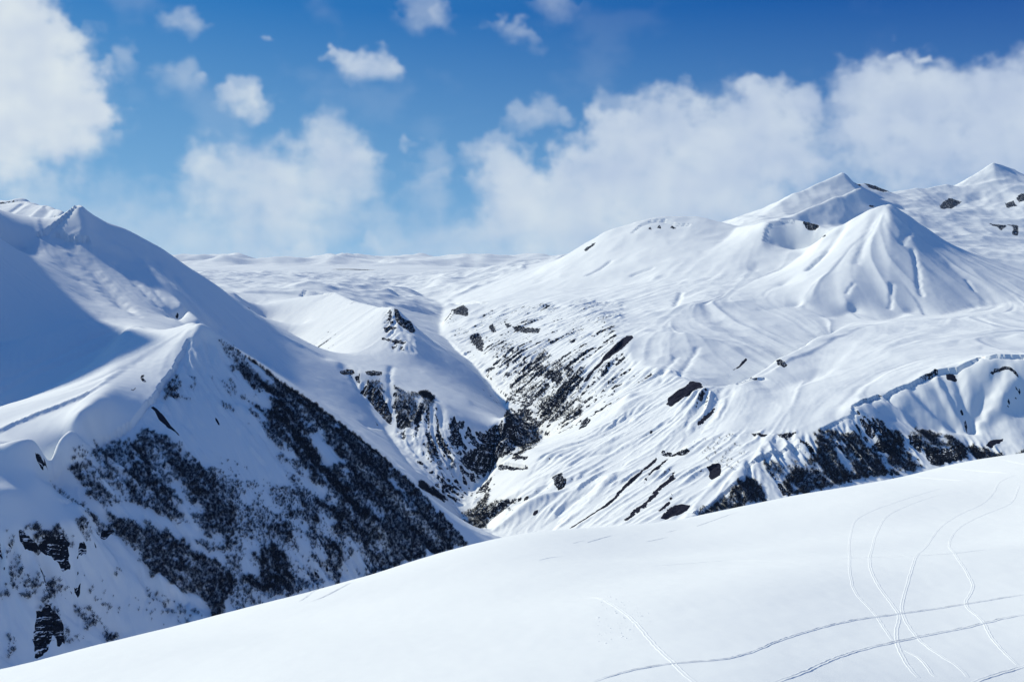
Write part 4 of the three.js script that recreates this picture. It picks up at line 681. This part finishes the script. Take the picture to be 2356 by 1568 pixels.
track(KF('790,1110 730,1060 680,1010 600,935 550,880 500,820 440,765 370,720 290,690 180,695'), 0.245, 0.028, 'pale track running up from the bottom edge and fading to the left');
track(KF('1955,195 1850,230 1760,265 1700,300 1660,355 1640,410 1625,470 1618,520 1622,580 1640,615 1680,655 1710,705 1730,750 1755,775 1745,830 1745,880 1755,930 1780,990 1820,1040 1870,1100'), 0.202, 0.02, 'winding ski track, second from the left of the four winding ones');
track(KF('1960,165 1880,190 1780,220 1640,270 1555,315 1545,345 1525,390 1528,430 1520,490 1520,560 1528,610 1550,670 1600,725 1650,780 1680,820 1710,880 1750,915'), 0.173, 0.017, 'winding ski track, leftmost of the four winding ones');
track(KF('2320,100 2220,145 2210,190 2180,230 2120,260 2030,300 1985,330 1940,380 1890,430 1850,480 1825,530 1805,600 1785,670 1770,730 1775,780 1800,820 1845,880 1900,930 1990,990 2050,1030 2110,1100'), 0.187, 0.019, 'winding ski track, third from the left of the four winding ones');
track(KF('2335,155 2290,210 2290,240 2250,260 2160,295 2080,330 2030,370 2005,410 2000,440 2030,490 2060,550 2130,610 2095,660 2080,730 2140,770 2170,830 2220,910 2290,980 2356,1040'), 0.173, 0.019, 'winding ski track, rightmost of the four winding ones');
track(KF('1430,508 1620,498 1850,490 2030,478 2200,458'), 0.115, 0.021, 'faint straight ski line crossing the winding tracks');
track(KF('560,540 720,530 900,515 1040,513 1180,516'), 0.115, 0.016, 'faint flat ski line in the middle of the slope');
track(KF('1790,110 1900,118 2050,128 2160,120'), 0.288, 0.031, 'pale broad track near the upper right crest');
track(KF('2000,68 2120,82 2240,90 2330,100'), 0.288, 0.031, 'pale broad track above another near the upper right crest');
track(KF('2245,25 2300,38 2356,50 2420,62'), 0.288, 0.031, 'pale track on the crest at the right edge');
track(KF('230,437 310,412 410,384'), 0.158, 0.037, 'short dark ski line near the crest, lower of two', 3);
track(KF('155,440 220,422 280,410'), 0.158, 0.031, 'short broken ski line near the crest', 3);
track(KF('750,362 860,322 1020,266'), 0.144, 0.031, 'straight ski line just below the crest in the middle', 4);
track(KF('495,432 600,412 680,392'), 0.13, 0.026, 'thin ski line left of the straight one below the crest', 4);
track(KF('630,382 725,354'), 0.13, 0.026, 'thin short ski line high below the crest');
track(KF('0,520 80,500 180,488'), 0.144, 0.026, 'faint ski line on the left part of the slope', 4);
track(KF('1780,940 1840,965 1880,1010 1920,1060 1960,1092'), 0.173, 0.031, 'short side track beside the crossing of the winding tracks');
track('709,1386 745,1372 786,1351 826,1332', 0.24, 0.06, 'ski line close to the crest on the left');
track('660,1398 690,1382 735,1354 770,1342', 0.22, 0.05, 'second ski line close to the crest on the left, above the other', 5);
track('890,1432 915,1428 940,1424', 0.2, 0.04, 'short faint scrape in the left middle of the slope', 2);
// kicked up lumps beside the pale track
{ const r = rng(77), L = []; const lump = new THREE.IcosahedronGeometry(1, 1); const lp = lump.attributes.position; for (let i = 0; i < lp.count; i++) { const k = 1 + 0.25 * noise(lp.getX(i) * 2 + 5, lp.getY(i) * 2 + lp.getZ(i)); lp.setXYZ(i, lp.getX(i) * k, lp.getY(i) * k, lp.getZ(i) * k); }
  lump.computeVertexNormals();
  for (let k = 0; k < 130; k++) { const t = r(), cx = k % 3 ? 1395 + 85 * t + 40 * (r() - .5) : 1370 + 90 * r(), cy = k % 3 ? 1375 + 50 * t + 34 * (r() - .5) : 1420 + 60 * r(), h = foreHit(cx, cy); if (!h) continue; const s = 0.02 + 0.045 * r() * r(); const g = lump.clone(); g.scale(s * (1 + r()), s * 0.55, s * (1 + r())); g.rotateY(r() * 6); g.translate(h[0], foreAt(h[0], h[1]) + s * 0.1, -h[1]); L.push(g); }
  const m = new THREE.Mesh(mergeGeometries(L), nearSnow); m.name = 'snow_lump'; m.userData = { kind: 'stuff' }; slope.add(m); }

//SKY
renderer.render(scene, camera);
